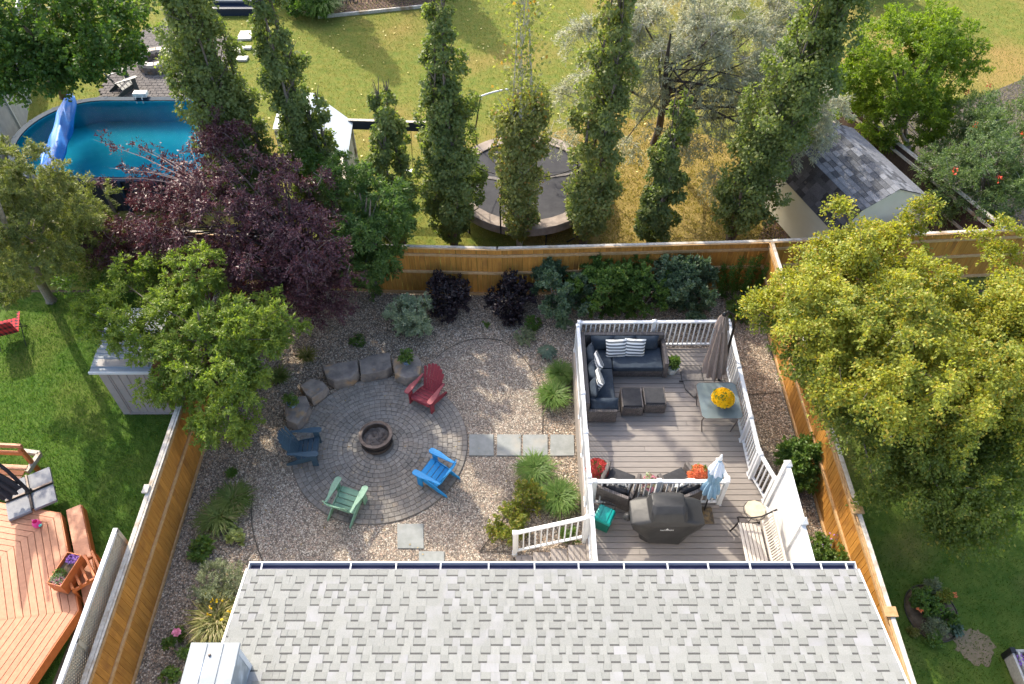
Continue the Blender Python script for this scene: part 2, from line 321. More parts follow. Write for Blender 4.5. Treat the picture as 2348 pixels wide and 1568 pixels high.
M['l_blade'] = leafmat('strappy_leaf', (.07,.125,.02), (.17,.22,.05), (.22,.2,.08), .12, trans=.35, clump=2.5)
M['l_bladey'] = leafmat('golden_strappy_leaf', (.12,.14,.03), (.26,.24,.06), (.38,.3,.14), .2, trans=.35, clump=2.5)
M['l_grass'] = leafmat('grass_clump_leaf', (.06,.125,.018), (.13,.22,.035), (.16,.2,.05), .1, trans=.35, clump=2)
M['l_hosta'] = leafmat('hosta_leaf', (.035,.07,.04), (.12,.17,.12), None, 0, trans=.2, clump=3)
M['l_lime'] = leafmat('lime_leaf', (.24,.29,.09), (.4,.42,.17), None, 0, trans=.3, clump=2)
M['l_gold'] = leafmat('golden_spirea_leaf', (.09,.14,.02), (.26,.26,.045), (.33,.22,.05), .1, trans=.35, clump=3)
M['l_sage'] = leafmat('sage_leaf', (.14,.17,.09), (.27,.29,.17), None, 0, trans=.2, clump=3)
M['g_back'] = leafmat('dry_grass_blade', (.12,.15,.028), (.20,.19,.045), (.32,.25,.1), .12, trans=.3, clump=.35)
M['g_left'] = leafmat('green_grass_blade', (.045,.11,.014), (.09,.16,.03), (.16,.2,.05), .08, trans=.35, clump=.6)
M['g_right'] = leafmat('mown_grass_blade', (.06,.115,.014), (.12,.17,.025), (.2,.19,.06), .08, trans=.35, clump=.5)
M['g_dry'] = leafmat('straw_grass_blade', (.23,.175,.055), (.34,.255,.09), (.13,.14,.03), .2, trans=.3, clump=.5)
def petal(n, a, b): return leafmat(n, a, b, trans=.2, clump=4, tc=(1, 1, 1))
M['p_yel'] = petal('yellow_petal', (.85,.5,.0), (.95,.66,.01)); M['p_red'] = petal('coral_petal', (.55,.05,.05), (.75,.13,.1)); M['p_or'] = petal('orange_petal', (.6,.13,.06), (.85,.26,.1))
M['p_pink'] = petal('pink_petal', (.7,.2,.35), (.85,.4,.5)); M['p_purple'] = petal('purple_petal', (.3,.12,.5), (.45,.25,.6)); M['p_berry'] = petal('red_berry', (.6,.05,.03), (.8,.1,.04))
M['p_litter'] = petal('leaf_litter', (.22,.13,.05), (.42,.32,.12)); M['p_fallen'] = petal('fallen_leaf', (.5,.42,.12), (.7,.62,.25))
def watermat():
    m, nt, N, lk, out = nt_new('pool_water')
    tr = N('BsdfTransparent'); tr.inputs[0].default_value = (.5,.97,1,1); gl = N('BsdfGlossy'); gl.inputs[0].default_value = (.012,.012,.012,1); gl.inputs['Roughness'].default_value = .01
    nz = N('TexNoise'); nz.inputs['Scale'].default_value = 3; g = N('NewGeometry'); lk(g.outputs['Position'], nz.inputs[0])
    bp = N('Bump'); bp.inputs['Strength'].default_value = .05; bp.inputs['Distance'].default_value = .03; lk(nz.outputs[0], bp.inputs['Height']); None
    fr = N('Fresnel'); fr.inputs[0].default_value = 1.33
    mx = N('MixShader'); lk(fr.outputs[0], mx.inputs[0]); lk(tr.outputs[0], mx.inputs[1]); lk(gl.outputs[0], mx.inputs[2]); lk(mx.outputs[0], out.inputs[0]); return m
M['water'] = watermat()
def glassmat():
    m, nt, N, lk, out = nt_new('pebbled_glass')
    tr = N('BsdfTransparent'); tr.inputs[0].default_value = (.6,.68,.68,1); b = N('BsdfPrincipled'); b.inputs['Base Color'].default_value = (.22,.27,.28,1); b.inputs['Roughness'].default_value = .12
    mx = N('MixShader'); mx.inputs[0].default_value = .55; lk(tr.outputs[0], mx.inputs[1]); lk(b.outputs[0], mx.inputs[2]); lk(mx.outputs[0], out.inputs[0]); return m
M['glass'] = glassmat()
def weavemat(name, a, b_, sc=40):
    m, nt, N, lk, out = nt_new(name); b = N('BsdfPrincipled'); b.inputs['Roughness'].default_value = .6; lk(b.outputs[0], out.inputs[0])
    g = N('NewGeometry'); mp = N('Mapping'); mp.inputs['Rotation'].default_value = (R(90), R(0), R(45)); lk(g.outputs['Position'], mp.inputs[0])
    br = N('TexBrick'); br.inputs['Scale'].default_value = sc; br.inputs['Mortar Size'].default_value = .03; br.inputs['Brick Width'].default_value = .9; br.inputs['Row Height'].default_value = .45
    br.inputs['Color1'].default_value = c4(a); br.inputs['Color2'].default_value = c4(b_); br.inputs['Mortar'].default_value = (.015,.012,.01,1)
    lk(mp.outputs[0], br.inputs[0]); lk(br.outputs[0], b.inputs['Base Color'])
    bp = N('Bump'); bp.inputs['Strength'].default_value = .7; bp.inputs['Distance'].default_value = .01; bp.invert = True; lk(br.outputs['Fac'], bp.inputs['Height']); lk(bp.outputs[0], b.inputs['Normal']); return m
M['wicker'] = weavemat('grey_wicker', (.15,.13,.12), (.085,.072,.068), 13)
def stripemat(name, axis=2, sc=9):
    m, nt, N, lk, out = nt_new(name); b = N('BsdfPrincipled'); b.inputs['Roughness'].default_value = .9; lk(b.outputs[0], out.inputs[0])
    g = N('TexCoord'); s = N('SeparateXYZ'); lk(g.outputs['Object'], s.inputs[0])
    a = N('Math', operation='MULTIPLY'); lk(s.outputs[axis], a.inputs[0]); a.inputs[1].default_value = sc
    f = N('Math', operation='FRACT'); lk(a.outputs[0], f.inputs[0]); l = N('Math', operation='LESS_THAN'); lk(f.outputs[0], l.inputs[0]); l.inputs[1].default_value = .5
    lk(mixc(N, lk, l.outputs[0], (.72,.72,.7), (.10,.11,.12)), b.inputs['Base Color']); return m
M['stripe'] = stripemat('striped_fabric', 1, 12)
def plaidmat():
    m, nt, N, lk, out = nt_new('red_plaid'); b = N('BsdfPrincipled'); b.inputs['Roughness'].default_value = .85; lk(b.outputs[0], out.inputs[0])
    g = N('TexCoord'); s = N('SeparateXYZ'); lk(g.outputs['Object'], s.inputs[0]); ls = []
    for ax in (0, 1):
        a = N('Math', operation='MULTIPLY'); lk(s.outputs[ax], a.inputs[0]); a.inputs[1].default_value = 9
        f = N('Math', operation='FRACT'); lk(a.outputs[0], f.inputs[0]); l = N('Math', operation='LESS_THAN'); lk(f.outputs[0], l.inputs[0]); l.inputs[1].default_value = .45; ls.append(l)
    ad = N('Math', operation='ADD'); lk(ls[0].outputs[0], ad.inputs[0]); lk(ls[1].outputs[0], ad.inputs[1]); h = N('Math', operation='MULTIPLY'); lk(ad.outputs[0], h.inputs[0]); h.inputs[1].default_value = .5
    lk(mixc(N, lk, h.outputs[0], (.55,.03,.04), (.03,.01,.015)), b.inputs['Base Color']); return m
M['plaid'] = plaidmat()
# ------------------------------------------------------------ the ground
def pr(P):
    P = np.asarray(P, float); c, s = math.cos(CP), math.sin(CP); Z = P[:, 2]-CH
    zc = P[:, 1]*c - Z*s; yc = -P[:, 1]*s - Z*c
    return 1173.5+CF*P[:, 0]/zc, 784+CF*yc/zc
def sheet(name, poly, z, m, label=None):
    n = len(poly); a = sum(poly[i][0]*poly[(i+1) % n][1]-poly[(i+1) % n][0]*poly[i][1] for i in range(n))
    if a < 0: poly = poly[::-1]
    me = bpy.data.meshes.new(name); me.from_pydata([(x, y, z) for x, y in poly], [], [list(range(n))]); me.materials.append(m)
    return tag(put(name, me), label, kind='structure')
DRY = [(4.2+5.0*math.cos(t*.2094)*random.uniform(.85, 1.1), 21+4.4*math.sin(t*.2094)*random.uniform(.85, 1.1)) for t in range(30)]
RC = [(-200, -120), (200, -120), (200, 260), (-200, 260)]
sheet('ground', RC, -.03, M['soil'])
sheet('back_lawn', [(-70, 16.3), (70, 16.3), (70, 90), (-70, 90)], -.012, M['lawn_back'], 'dry yellowing lawn of the yard behind')
sheet('dry_patch', DRY, -.010, mat('dry_turf', (.21,.16,.05), (.27,.2,.075), 3, rough=.95, spec=.05, bump=.5, bs=60), 'scorched tan turf round the trampoline')
sheet('left_lawn', [(-70, -30), (-7.62, -30), (-7.62, 16.2), (-70, 16.2)], -.012, M['lawn_left'], 'lush green lawn left of the fence')
sheet('right_lawn', [(7.15, -30), (70, -30), (70, 16.2), (7.15, 16.2)], -.012, M['lawn_right'], 'shaded green lawn right of the fence')
sheet('gravel_bed', [(-7.6, -10), (7.12, -10), (7.12, 16.25), (-7.6, 16.25)], -.008, M['gravel'], 'mixed gravel covering the fenced yard')
def flat(pts, z=0): return [tuple(at(x, y, z)[:2]) for x, y in pts]
INNER = flat([(1000.5, 820), (1020, 804), (1048, 789), (1075, 780), (1106, 777), (1157, 786), (1190, 810), (1209, 833), (1236, 888), (1244, 946), (1243, 994), (1240, 1060), (1180, 1165), (1099, 1265), (1175, 1267), (1175, 1330), (605, 1330), (590, 1260), (578, 1217), (578, 1135), (600, 1060), (640, 980), (800, 900), (930, 860)])
sheet('gravel_path', INNER, -.004, M['gravelp'], 'pinkish gravel path winding round the paved circle')
sheet('mulch_bed', flat([(760, -60), (1010, -60), (997, 8), (782, 34), (740, 40)]), -.006, M['mulch'], 'reddish bark mulch bed along the far lawn edge')
sheet('mulch_strip', flat([(1733, 560), (1760, 500), (1800, 470), (1905, 560), (1870, 575)]), -.006, M['mulch'], 'reddish mulch beside the beige barn shed')
sheet('dark_mulch_bed', flat([(1960, 210), (2060, 330), (2165, 535), (2420, 520), (2420, 150), (2200, 240)]), -.006, M['darkmulch'], 'dark mulch bed under the rowan bush')
for nm_, c_, rx_, ry_ in (('bare_earth', (2235, 1483), .42, .4), ('tree_shadow_soil', (1560, 470), .01, .01)):
    if rx_ > .1:
        p = at(*c_); sheet(nm_, [(p.x+rx_*math.cos(t*.1745)*random.uniform(.78, 1.1), p.y+ry_*math.sin(t*.1745)*random.uniform(.78, 1.1)) for t in range(36)], -.005, mat('bare_earth', (.28,.2,.13), (.2,.16,.08), 12, rough=.95), 'bare patch of earth in the right lawn')
def inpoly(P, poly):
    x, y = P[:, 0], P[:, 1]; r = np.zeros(len(P), bool); n = len(poly)
    for i in range(n):
        x1, y1 = poly[i]; x2, y2 = poly[(i+1) % n]
        c = ((y1 > y) != (y2 > y)) & (x < (x2-x1)*(y-y1)/(y2-y1+1e-12)+x1); r ^= c
    return r
def cull(P, m=160):
    u, v = pr(P); return P[(u > -m) & (u < 2347+m) & (v > -m) & (v < 1568+m)]
def scatter(n, x0, x1, y0, y1): return np.stack([rng.uniform(x0, x1, n), rng.uniform(y0, y1, n), np.zeros(n)], 1)
PC = (-3.27, 10.83); PR = 2.17
FLAGS = [((1075.6, 1131.8), (997, 1045.7)), ((1138.6, 1194), (997, 1046)), ((1198, 1256), (997, 1046)), ((1261, 1316), (997, 1046)), ((911, 971), (1201, 1258)), ((959.6, 1019), (1264.7, 1325))]
def pebbles(name, n, m, inside, label):
    P = cull(scatter(n, -7.55, 7.1, 5.2, 16.2), 60)
    k = np.hypot(P[:, 0]-PC[0], P[:, 1]-PC[1]) > PR+.03
    k &= ~((P[:, 0] > 1.6) & (P[:, 0] < 5.6) & (P[:, 1] < 13.3))
    for (a, b), (c, d) in FLAGS: 
        q = flat([(a, c), (b, c), (b, d), (a, d)]); k &= ~inpoly(P, q)
    k &= inpoly(P, INNER) == inside
    P = P[k]; N = len(P); r = rng.uniform(.012, .026, N) if not inside else rng.uniform(.010, .021, N); h = r*rng.uniform(.6, 1.2, N)
    a = np.arange(6)*np.pi/3; ph = rng.uniform(0, 6.28, N); asp = rng.uniform(.6, 1, N)
    rr = r[:, None]*rng.uniform(.8, 1.15, (N, 6)); lx = rr*np.cos(a); ly = rr*np.sin(a)*asp[:, None]
    X = P[:, 0:1]+lx*np.cos(ph)[:, None]-ly*np.sin(ph)[:, None]; Y = P[:, 1:2]+lx*np.sin(ph)[:, None]+ly*np.cos(ph)[:, None]
    ring = np.stack([X, Y, np.full_like(X, -.006)], 2)
    top = np.stack([P[:, 0]+rng.normal(0, .3, N)*r, P[:, 1]+rng.normal(0, .3, N)*r, h], 1)[:, None]
    V = np.concatenate([ring, top], 1); F = np.array([[i, (i+1) % 6, 6] for i in range(6)])
    tag(put('loose_gravel', np_mesh('loose_gravel', V, F, m)), label, 'gravel', kind='stuff')
pebbles('g', 105000, M['peb'], False, 'loose tan and grey stones over the planting beds')
pebbles('g', 85000, M['pebp'], True, 'loose pinkish stones over the winding gravel path')
SOILP = flat([(235, 1282), (262, 1250), (300, 1250), (250, 1500), (190, 1640), (90, 1640), (215, 1330)])
sheet('bare_soil', SOILP, -.006, M['soil'], 'brown soil strip between the orange deck and the lattice')
def grass(n, rect, m, label, L=.05, W=.016):
    P = cull(scatter(n, *rect), 40); P[:, 2] = -.012
    if m is M['g_back']:
        q = ((P[:, 0]-4.2)/5.2)**2+((P[:, 1]-21)/4.6)**2+.35*np.sin(P[:, 0]*2.1+1)*np.cos(P[:, 1]*1.7)+.2*rng.random(len(P)); k = q < .95; Q = P[k]; P = P[~k]; Q2 = Q[:, :].repeat(3, 0)+rng.normal(size=(len(Q)*3, 3))*[.06, .06, 0]
        D = rdir(len(Q2))*.6+np.array([0, 0, 1.]); tag(put('straw_grass', leaf_mesh('straw_grass', Q2, D, rdir(len(Q2))*.6+np.array([0, -.3, .6]), L, W*1.3, M['g_dry'])), 'straw-coloured dry grass round the trampoline and silvery tree', 'grass', kind='stuff')
    if m is M['g_left']: P = P[~inpoly(P, SOILP)]
    N = len(P)
    D = rdir(N)*.55+np.array([0, 0, 1.]); 
    tag(put('grass', leaf_mesh('grass', P, D, rdir(N)*.6+np.array([0, -.3, .6]), L, W, m)), label, 'grass', kind='stuff')
grass(240000, (-20, 25, 16.4, 43), M['g_back'], 'short dry grass of the yard behind', .055, .02)
grass(90000, (-14.5, -7.7, 4.5, 16.2), M['g_left'], 'thick green grass left of the fence', .055, .016)
grass(70000, (7.3, 17, 3.5, 16.2), M['g_right'], 'mown grass right of the fence', .05, .016)
# fallen leaves on the far lawns
P = scatter(420, -15, 19, 20, 36); P = cull(P, 10); P[:, 2] = .035
tag(put('fallen_leaves', leaf_mesh('fallen_leaves', P, rdir(len(P))*[1, 1, .2], np.tile([0, .1, 1.], (len(P), 1)), .09, .08, M['p_fallen'])), 'pale fallen leaves scattered over the far lawn', 'leaves', kind='stuff')
# ------------------------------------------------------------ paved circle
pat = tag(MB().lathe([(PR+.0, -.02), (PR+.0, .012), (0.001, .012)], (PC[0], PC[1], 0), 72).build('paved_circle', M['joint']), 'round grey paver patio with rings of small pavers', kind='structure')
pv = []
ring_w = .122; r0 = .33; k = 0
while r0 < PR-.02:
    r1 = min(r0+ring_w, PR); n = max(12, int(2*math.pi*(r0+r1)/2/(.135 if k % 2 else .15))); off = random.random()
    for i in range(n):
        a0 = 2*math.pi*(i+off)/n; a1 = 2*math.pi*(i+1+off)/n; g = .0035
        z = .034+random.uniform(-.004, .005); dr = random.uniform(-.002, .002)
        pv.append((r0+g+dr, r1-g+dr, a0+g/r0, a1-g/r0, z))
    r0 = r1; k += 1
def paver_geo(mb, q):
    ra, rb, a0, a1, z = q; c = 2; pts = []
    def P(r, a, zz): return (PC[0]+r*math.cos(a), PC[1]+r*math.sin(a), zz)
    am = (a0+a1)/2; b = .006
    lo = [P(ra, a0, .01), P(ra, a1, .01), P(rb, a1, .01), P(rb, a0, .01)]
    mi = [P(ra, a0, z-b), P(ra, a1, z-b), P(rb, a1, z-b), P(rb, a0, z-b)]
    hi = [P(ra+b, a0+b/ra, z), P(ra+b, a1-b/ra, z), P(rb-b, a1-b/rb, z), P(rb-b, a0+b/rb, z)]
    f = []
    for o in (0, 4):
        for i in range(4): j = (i+1) % 4; f.append((o+j, o+i, o+4+i, o+4+j))
    f.append((11, 10, 9, 8)); mb.add(lo+mi+hi, f)
pv.sort(key=lambda q: (PC[1]+q[0]*math.sin(q[2])) - 3*(q[3]-q[2])*q[0])
for q in pv[:300]:
    mb = MB(); paver_geo(mb, q); mb.build('paver', M['paver'], pat)
mb = MB()
for q in pv[300:]: paver_geo(mb, q)
tag(mb.build('paver_rings', M['paver'], pat), kind='stuff')
lb = ['slate stepping slab next to the paved circle in the row of four', 'slate stepping slab second from the paved circle in the row', 'slate stepping slab third from the paved circle in the row', 'slate stepping slab beside the deck in the row of four', 'square slate slab in the gravel below the paved circle', 'slate slab half hidden at the roof gutter']
for ((a, b), (c, d)), l in zip(FLAGS, lb):
    q = flat([(a, c), (b, c), (b, d), (a, d)]); cx = sum(p[0] for p in q)/4; cy = sum(p[1] for p in q)/4
    q = [(cx+(p[0]-cx)*random.uniform(.97, 1.02), cy+(p[1]-cy)*random.uniform(.97, 1.02)) for p in q]
    tag(MB().prism(q, -.02, .03).build('stepping_stone', M['flag'], bevel=.006), l, 'stepping stone', 'slate stepping slabs in the gravel')
def edging(pts, label, h=.03, w=.011, m='blackp', name='garden_edging', r=None):
    P = [at(x, y, 0) for x, y in pts]; S = []
    for i in range(len(P)-1):
        for t in np.linspace(0, 1, 6, endpoint=False):
            p0 = P[max(i-1, 0)]; p1 = P[i]; p2 = P[i+1]; p3 = P[min(i+2, len(P)-1)]
            S.append(.5*((2*p1)+(p2-p0)*t+(2*p0-5*p1+4*p2-p3)*t*t+(3*p1-p0-3*p2+p3)*t**3))
    S.append(P[-1]); S = [Vector((p.x, p.y, h*.6)) for p in S]
    return tag(MB().tube(S, w, 6).build(name, M[m], smooth=50), label, 'edging' if 'edging' in name else 'hose')
edging([(1000.5, 820), (1020, 804), (1048, 789), (1075, 780), (1106, 777), (1135, 779), (1157, 786), (1190, 810), (1209, 833), (1225, 860), (1236, 888), (1242, 920), (1244, 946), (1243, 994)], 'black arc of edging above the row of stepping slabs')
edging([(604, 1290), (592, 1260), (580, 1217), (577, 1175), (580, 1135)], 'black edging curve at the left of the gravel path')
edging([(1099, 1265), (1171, 1266)], 'short black edging at the foot of the stair shrubs')
edging([(1099, 1265), (1135, 1217), (1167, 1169)], 'slanting black edging below the golden spirea')
edging([(1713, 905), (1740, 903), (1765, 902), (1789, 900)], 'dark edging crossing the gravel strip between deck and fence')
P = scatter(230, -7.4, 7, 5.8, 16); P = P[~((P[:, 0] > 1.5) & (P[:, 0] < 5.6) & (P[:, 1] < 13.4))]; P[:, 2] = .045
tag(put('leaf_litter', leaf_mesh('leaf_litter', P, rdir(len(P))*[1, 1, .2], np.tile([0, .1, 1.], (len(P), 1))+rdir(len(P))*.3, .05, .035, M['p_litter'])), 'dry brown leaf litter over the gravel', 'leaves', kind='stuff')
# ------------------------------------------------------------ fences
_bm = {}
def unit_board(w, t, h, m, key):
    if key not in _bm: _bm[key] = MB().box(-w/2, w/2, -t/2, t/2, 0, h).mesh('board', M[m], bevel=.003)
    return _bm[key]
def fence(label, p0, p1, cat='fence', h=1.80, face=1, m='cedar', rails=(.12, .95, 1.6), postgap=2.4, grp='cedar board fences round the yard', cap='grey_wood', railm='cedar_rail', step=.142, posts=True, twocap=False):
    p0 = Vector((p0[0], p0[1], 0)); p1 = Vector((p1[0], p1[1], 0)); d = p1-p0; L = d.length; d.normalize(); ang = math.atan2(d.y, d.x); nrm = Vector((-d.y, d.x, 0))*face
    t = thing('board_fence', label, cat, p0, ang, grp)
    n = int(L/step); bm_ = unit_board(step-.005, .018, h, m, (m, step, h))
    for i in range(n):
        Mx = Matrix.Translation(((i+.5)*L/n, 0, .03+random.uniform(-.006, .006))) @ Matrix.Rotation(random.uniform(-.012, .012), 4, 'Z') @ Matrix.Rotation(random.uniform(-.003, .003), 4, 'Y')
        put('board', bm_, t, local=Mx)
    for z in rails: 
        MB().box(0, L, .011*face, .052*face, z-.045, z+.045).build('rail', M[railm], t, local=True, bevel=.004)
    MB().box(-.02, L+.02, -.075, .015, h+.03, h+.068).build('cap_board', M[cap], t, local=True, bevel=.004)
    MB().box(-.02, L+.02, .02, .06, h+.03, h+.06).build('cap_board', M[cap if twocap else railm], t, local=True, bevel=.004)
    if posts:
        k = max(1, round(L/postgap))
        for i in range(k+1): MB().box(i*L/k-.045, i*L/k+.045, -.1*face, -.012*face, 0, h+.02).build('post', M[cap], t, local=True, bevel=.004)
    return t
fence('cedar fence across the back behind the dark ninebarks', (-.4, 16.03), (-3.9, 16.16), face=1)
fence('cedar fence across the back from the bend to the corner post', (7.2, 16.33), (-.42, 16.03), face=1)
fence('cedar fence continuing right behind the yellow-green trees', (16.5, 17.0), (7.25, 16.34), face=1)
fence('grey-topped fence hidden behind the purple tree by the pool', (-3.92, 16.16), (-16, 17.5), face=1, m='dark_wood')
fence('sunlit cedar fence along the right side of the gravel yard', (7.12, -2), (7.17, 16.28), face=1, rails=(.1, .92, 1.72))
t = fence('shaded cedar fence along the left side of the gravel yard', (-7.66, 16.1), (-7.62, -2), face=1, rails=(.04, .98, 1.74), twocap=True)
for x_, y_, l in ((-7.78, 8.5, 'grey flat cap block on the left fence post'), ):
    tag(MB().box(x_, x_+.12, y_-.1, y_+.1, 1.88, 1.92).build('post_cap', M['grey_wood']), l, 'post cap')
for y_ in (8.02, 5.86): tag(MB().box(7.02, 7.27, y_-.1, y_+.1, 1.875, 1.91).build('post_cap', M['cedar_rail'], bevel=.004), 'wooden cap on the right fence beside %s' % ('the blue flowered bush' if y_ > 7 else 'the house roof edge'), 'post cap')
# grey dark fence running off behind the barn shed
fence('dark weathered fence running behind the beige barn shed', (13.9, 16.85), (10.6, 24.8), face=1, m='dark_wood', railm='grey_wood', grp='fences of the neighbouring yards')
# tan lattice screen on the left
lt = thing('lattice_screen', 'tan privacy lattice with white rail beside the left fence', 'lattice', (-7.86, 5.2, 0))
def lattice(parent, x, y0, y1, z0, z1, m, step, w, name='lattice_panel', th=.012, pos=None):
    V = []; h = z1-z0; L = y1-y0; mb = MB()
    for s in (1, -1):
        k = -h if s > 0 else 0; a = k
        for i in range(int((L+h)/step)+1):
            c = -h+i*step if s > 0 else i*step
            # line y = c + t*s , z = t
            t0, t1 = 0, h
            ya, yb = (c, c+h) if s > 0 else (c, c-h)
            # clip to 0..L
            def clip(y, tt): return y, tt
            if s > 0:
                if ya < 0: t0 = -c
                if yb > L: t1 = L-c
            else:
                if ya > L: t0 = c-L
                if yb < 0: t1 = c
            if t1-t0 < .02: continue
            p = (x+s*.006, y0+c+s*t0, z0+t0); q = (x+s*.006, y0+c+s*t1, z0+t1)
            mb.beam(p, q, w, th*.8, up=(1, 0, 0))
    return tag(mb.build(name, m, parent), kind='stuff')
lattice(lt, -7.86, 3.0, 7.35, 1.2, 2.2, M['lattice'], .09, .036)
MB().box(-7.90, -7.82, 3.0, 7.4, 2.2, 2.27).build('top_rail', M['vinyl'], lt); MB().box(-7.89, -7.83, 3.0, 7.4, 1.14, 1.2).build('bottom_rail', M['lattice'], lt)
for y_ in (7.37, 5.2, 3.0): MB().box(-7.9, -7.82, y_-.04, y_+.04, 0, 2.24).build('post', M['lattice'], lt)
MB().box(-7.875, -7.845, 3.0, 7.35, .05, 1.14).build('solid_panel', M['lattice'], lt)
# white lattice fence far left
wl = thing('lattice_fence', 'white lattice fence left of the blue pool', 'fence', (-17.6, 25, 0), group='fences of the neighbouring yards')
a_ = at(2, 205, 1.83); b_ = at(15, 135, 1.83); ang = math.atan2(b_.y-a_.y, b_.x-a_.x)-R(90)
wl.matrix_basis = Matrix.Translation((a_.x, a_.y, 0)) @ Matrix.Rotation(ang, 4, 'Z'); WM[wl.name] = wl.matrix_basis.copy()
mb = MB(); Z0 = .05
for i in range(52): mb.box(-.012, .0, -5, 9, Z0+i*.034, Z0+i*.034+.02)
tag(mb.build('slat_panel', M['white_lat'], wl, local=True), kind='stuff')
MB().box(-.03, .03, -5, 9, 1.81, 1.87).build('top_rail', M['vinyl'], wl, local=True)
MB().box(-.05, -.02, -5, 9, .05, 1.80).build('back_panel', M['taupe'], wl, local=True)
for y_ in (-5, -2.6, -.2, 2.2, 4.6, 7.0): MB().box(-.05, .05, y_-.05, y_+.05, 0, 1.92).build('post', M['vinyl'], wl, local=True)
# ------------------------------------------------------------ house
hs = thing('house', 'house with pale grey shingled roof and white gutter', 'house', (.6, 1, 0))
EY, EZ, SL = 5.74, 4.0, .222; X0, X1 = -4.43, 5.79; RY = -1.2
MB().box(X0+.35, X1-.35, -7.5, 5.45, 0, 3.95).build('wall', M['siding'], hs)
rz = lambda y, o=0: EZ+SL*(EY-y)+o
roof = MB()
roof.add([(X0, EY, EZ-.05), (X1, EY, EZ-.05), (X1, RY, rz(RY)-.05), (X0, RY, rz(RY)-.05), (X0, EY, EZ-.004), (X1, EY, EZ-.004), (X1, RY, rz(RY)-.004), (X0, RY, rz(RY)-.004)], [(0,3,2,1),(4,5,6,7),(0,1,5,4),(1,2,6,5),(3,0,4,7)])
yb = 2*RY-EY
roof.add([(X0, yb, EZ-.05), (X1, yb, EZ-.05), (X1, RY, rz(RY)-.05), (X0, RY, rz(RY)-.05), (X0, yb, EZ-.004), (X1, yb, EZ-.004), (X1, RY, rz(RY)-.004), (X0, RY, rz(RY)-.004)], [(0,1,2,3),(4,7,6,5),(0,4,5,1),(1,5,6,2),(3,7,4,0)])
rf = roof.build('roof', M['shingle'], hs)
EXP = .1415; cs = math.atan(SL)
def shingle_geo(mb, x0, x1, k, raised, jit):
    th = .011 if raised else .005; y0 = EY-.012-k*EXP*math.cos(cs); y1 = y0-EXP*math.cos(cs)*1.0
    y0 += jit
    def q(x, y, o): return (x, y, rz(y)+o)
    o0 = th+.003; o1 = .002
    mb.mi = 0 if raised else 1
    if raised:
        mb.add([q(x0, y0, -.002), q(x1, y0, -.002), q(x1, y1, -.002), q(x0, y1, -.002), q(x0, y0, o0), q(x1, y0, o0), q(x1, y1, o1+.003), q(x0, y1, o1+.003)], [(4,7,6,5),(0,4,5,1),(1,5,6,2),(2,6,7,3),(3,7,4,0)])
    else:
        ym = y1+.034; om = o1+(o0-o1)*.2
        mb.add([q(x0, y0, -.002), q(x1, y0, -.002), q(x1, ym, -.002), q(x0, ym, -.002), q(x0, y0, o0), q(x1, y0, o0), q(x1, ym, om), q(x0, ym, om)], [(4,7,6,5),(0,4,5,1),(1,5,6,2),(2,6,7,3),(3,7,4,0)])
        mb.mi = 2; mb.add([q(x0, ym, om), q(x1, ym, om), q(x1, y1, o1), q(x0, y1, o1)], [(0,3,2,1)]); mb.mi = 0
sh = []
for k in range(34):
    x = X0-random.uniform(0, .3); rs = random.random() < .5
    while x < X1:
        w = random.choice((.10, .12, .14, .2, .28)) if rs else random.choice((.10, .12, .13, .15, .19))
        a, b = max(x, X0), min(x+w, X1)
        if b-a > .03: sh.append((a+.0015, b-.0015, k, rs, random.uniform(-.002, .002)))
        x += w; rs = not rs if random.random() < .88 else rs
SM = [M['shingle'], M['shingle_lo'], M['shingle_line']]
vis = sorted([s_ for s_ in sh if s_[2] <= 14 and s_[0] > -3.6], key=lambda s_: -s_[2])
part = set(id(s_) for s_ in vis[:300])
mb = MB()
for s_ in sh:
    if id(s_) in part:
        m1 = MB(); shingle_geo(m1, *s_); m1.build('shingle', SM, rf)
    else: shingle_geo(mb, *s_)
tag(mb.build('shingle_courses', SM, rf), kind='stuff')
# gutter
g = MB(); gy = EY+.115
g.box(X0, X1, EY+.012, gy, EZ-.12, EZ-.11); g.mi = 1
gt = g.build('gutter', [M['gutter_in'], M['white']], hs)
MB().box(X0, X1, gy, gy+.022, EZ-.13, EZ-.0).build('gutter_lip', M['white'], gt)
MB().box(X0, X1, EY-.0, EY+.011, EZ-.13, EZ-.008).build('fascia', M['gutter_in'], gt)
for x_ in (X0, X1-.012): MB().box(x_, x_+.012, EY+.011, gy, EZ-.13, EZ-.005).build('end_cap', M['white'], gt)
for xo in (600, 804, 908, 1010, 1120, 1225, 1326, 1430, 1530, 1623, 1719, 1815, 1882, 1940):
    x_ = at(xo, 1297, 4).x; MB().box(x_-.011, x_+.011, EY-.03, gy, EZ-.016, EZ+.006).build('hanger', M['white'], gt)
for x_ in (X0-.03, X1+.0):
    MB().add([(x_, EY, EZ-.16), (x_+.03, EY, EZ-.16), (x_+.03, RY, rz(RY)-.16), (x_, RY, rz(RY)-.16), (x_, EY, EZ+.008), (x_+.03, EY, EZ+.008), (x_+.03, RY, rz(RY)+.008), (x_, RY, rz(RY)+.008)], [(0,3,2,1),(4,5,6,7),(0,1,5,4),(1,2,6,5),(2,3,7,6),(3,0,4,7)]).build('rake_trim', M['white'], hs)
ch = thing('chimney_chase', 'pale metal-capped chimney chase at the left edge of the roof', 'chimney', (-4.2, 3.4, 0))
MB().box(-4.53, -3.9, 2.4, 4.04, 0, 5.16).build('chase', M['roofgrey'], ch, bevel=.006)
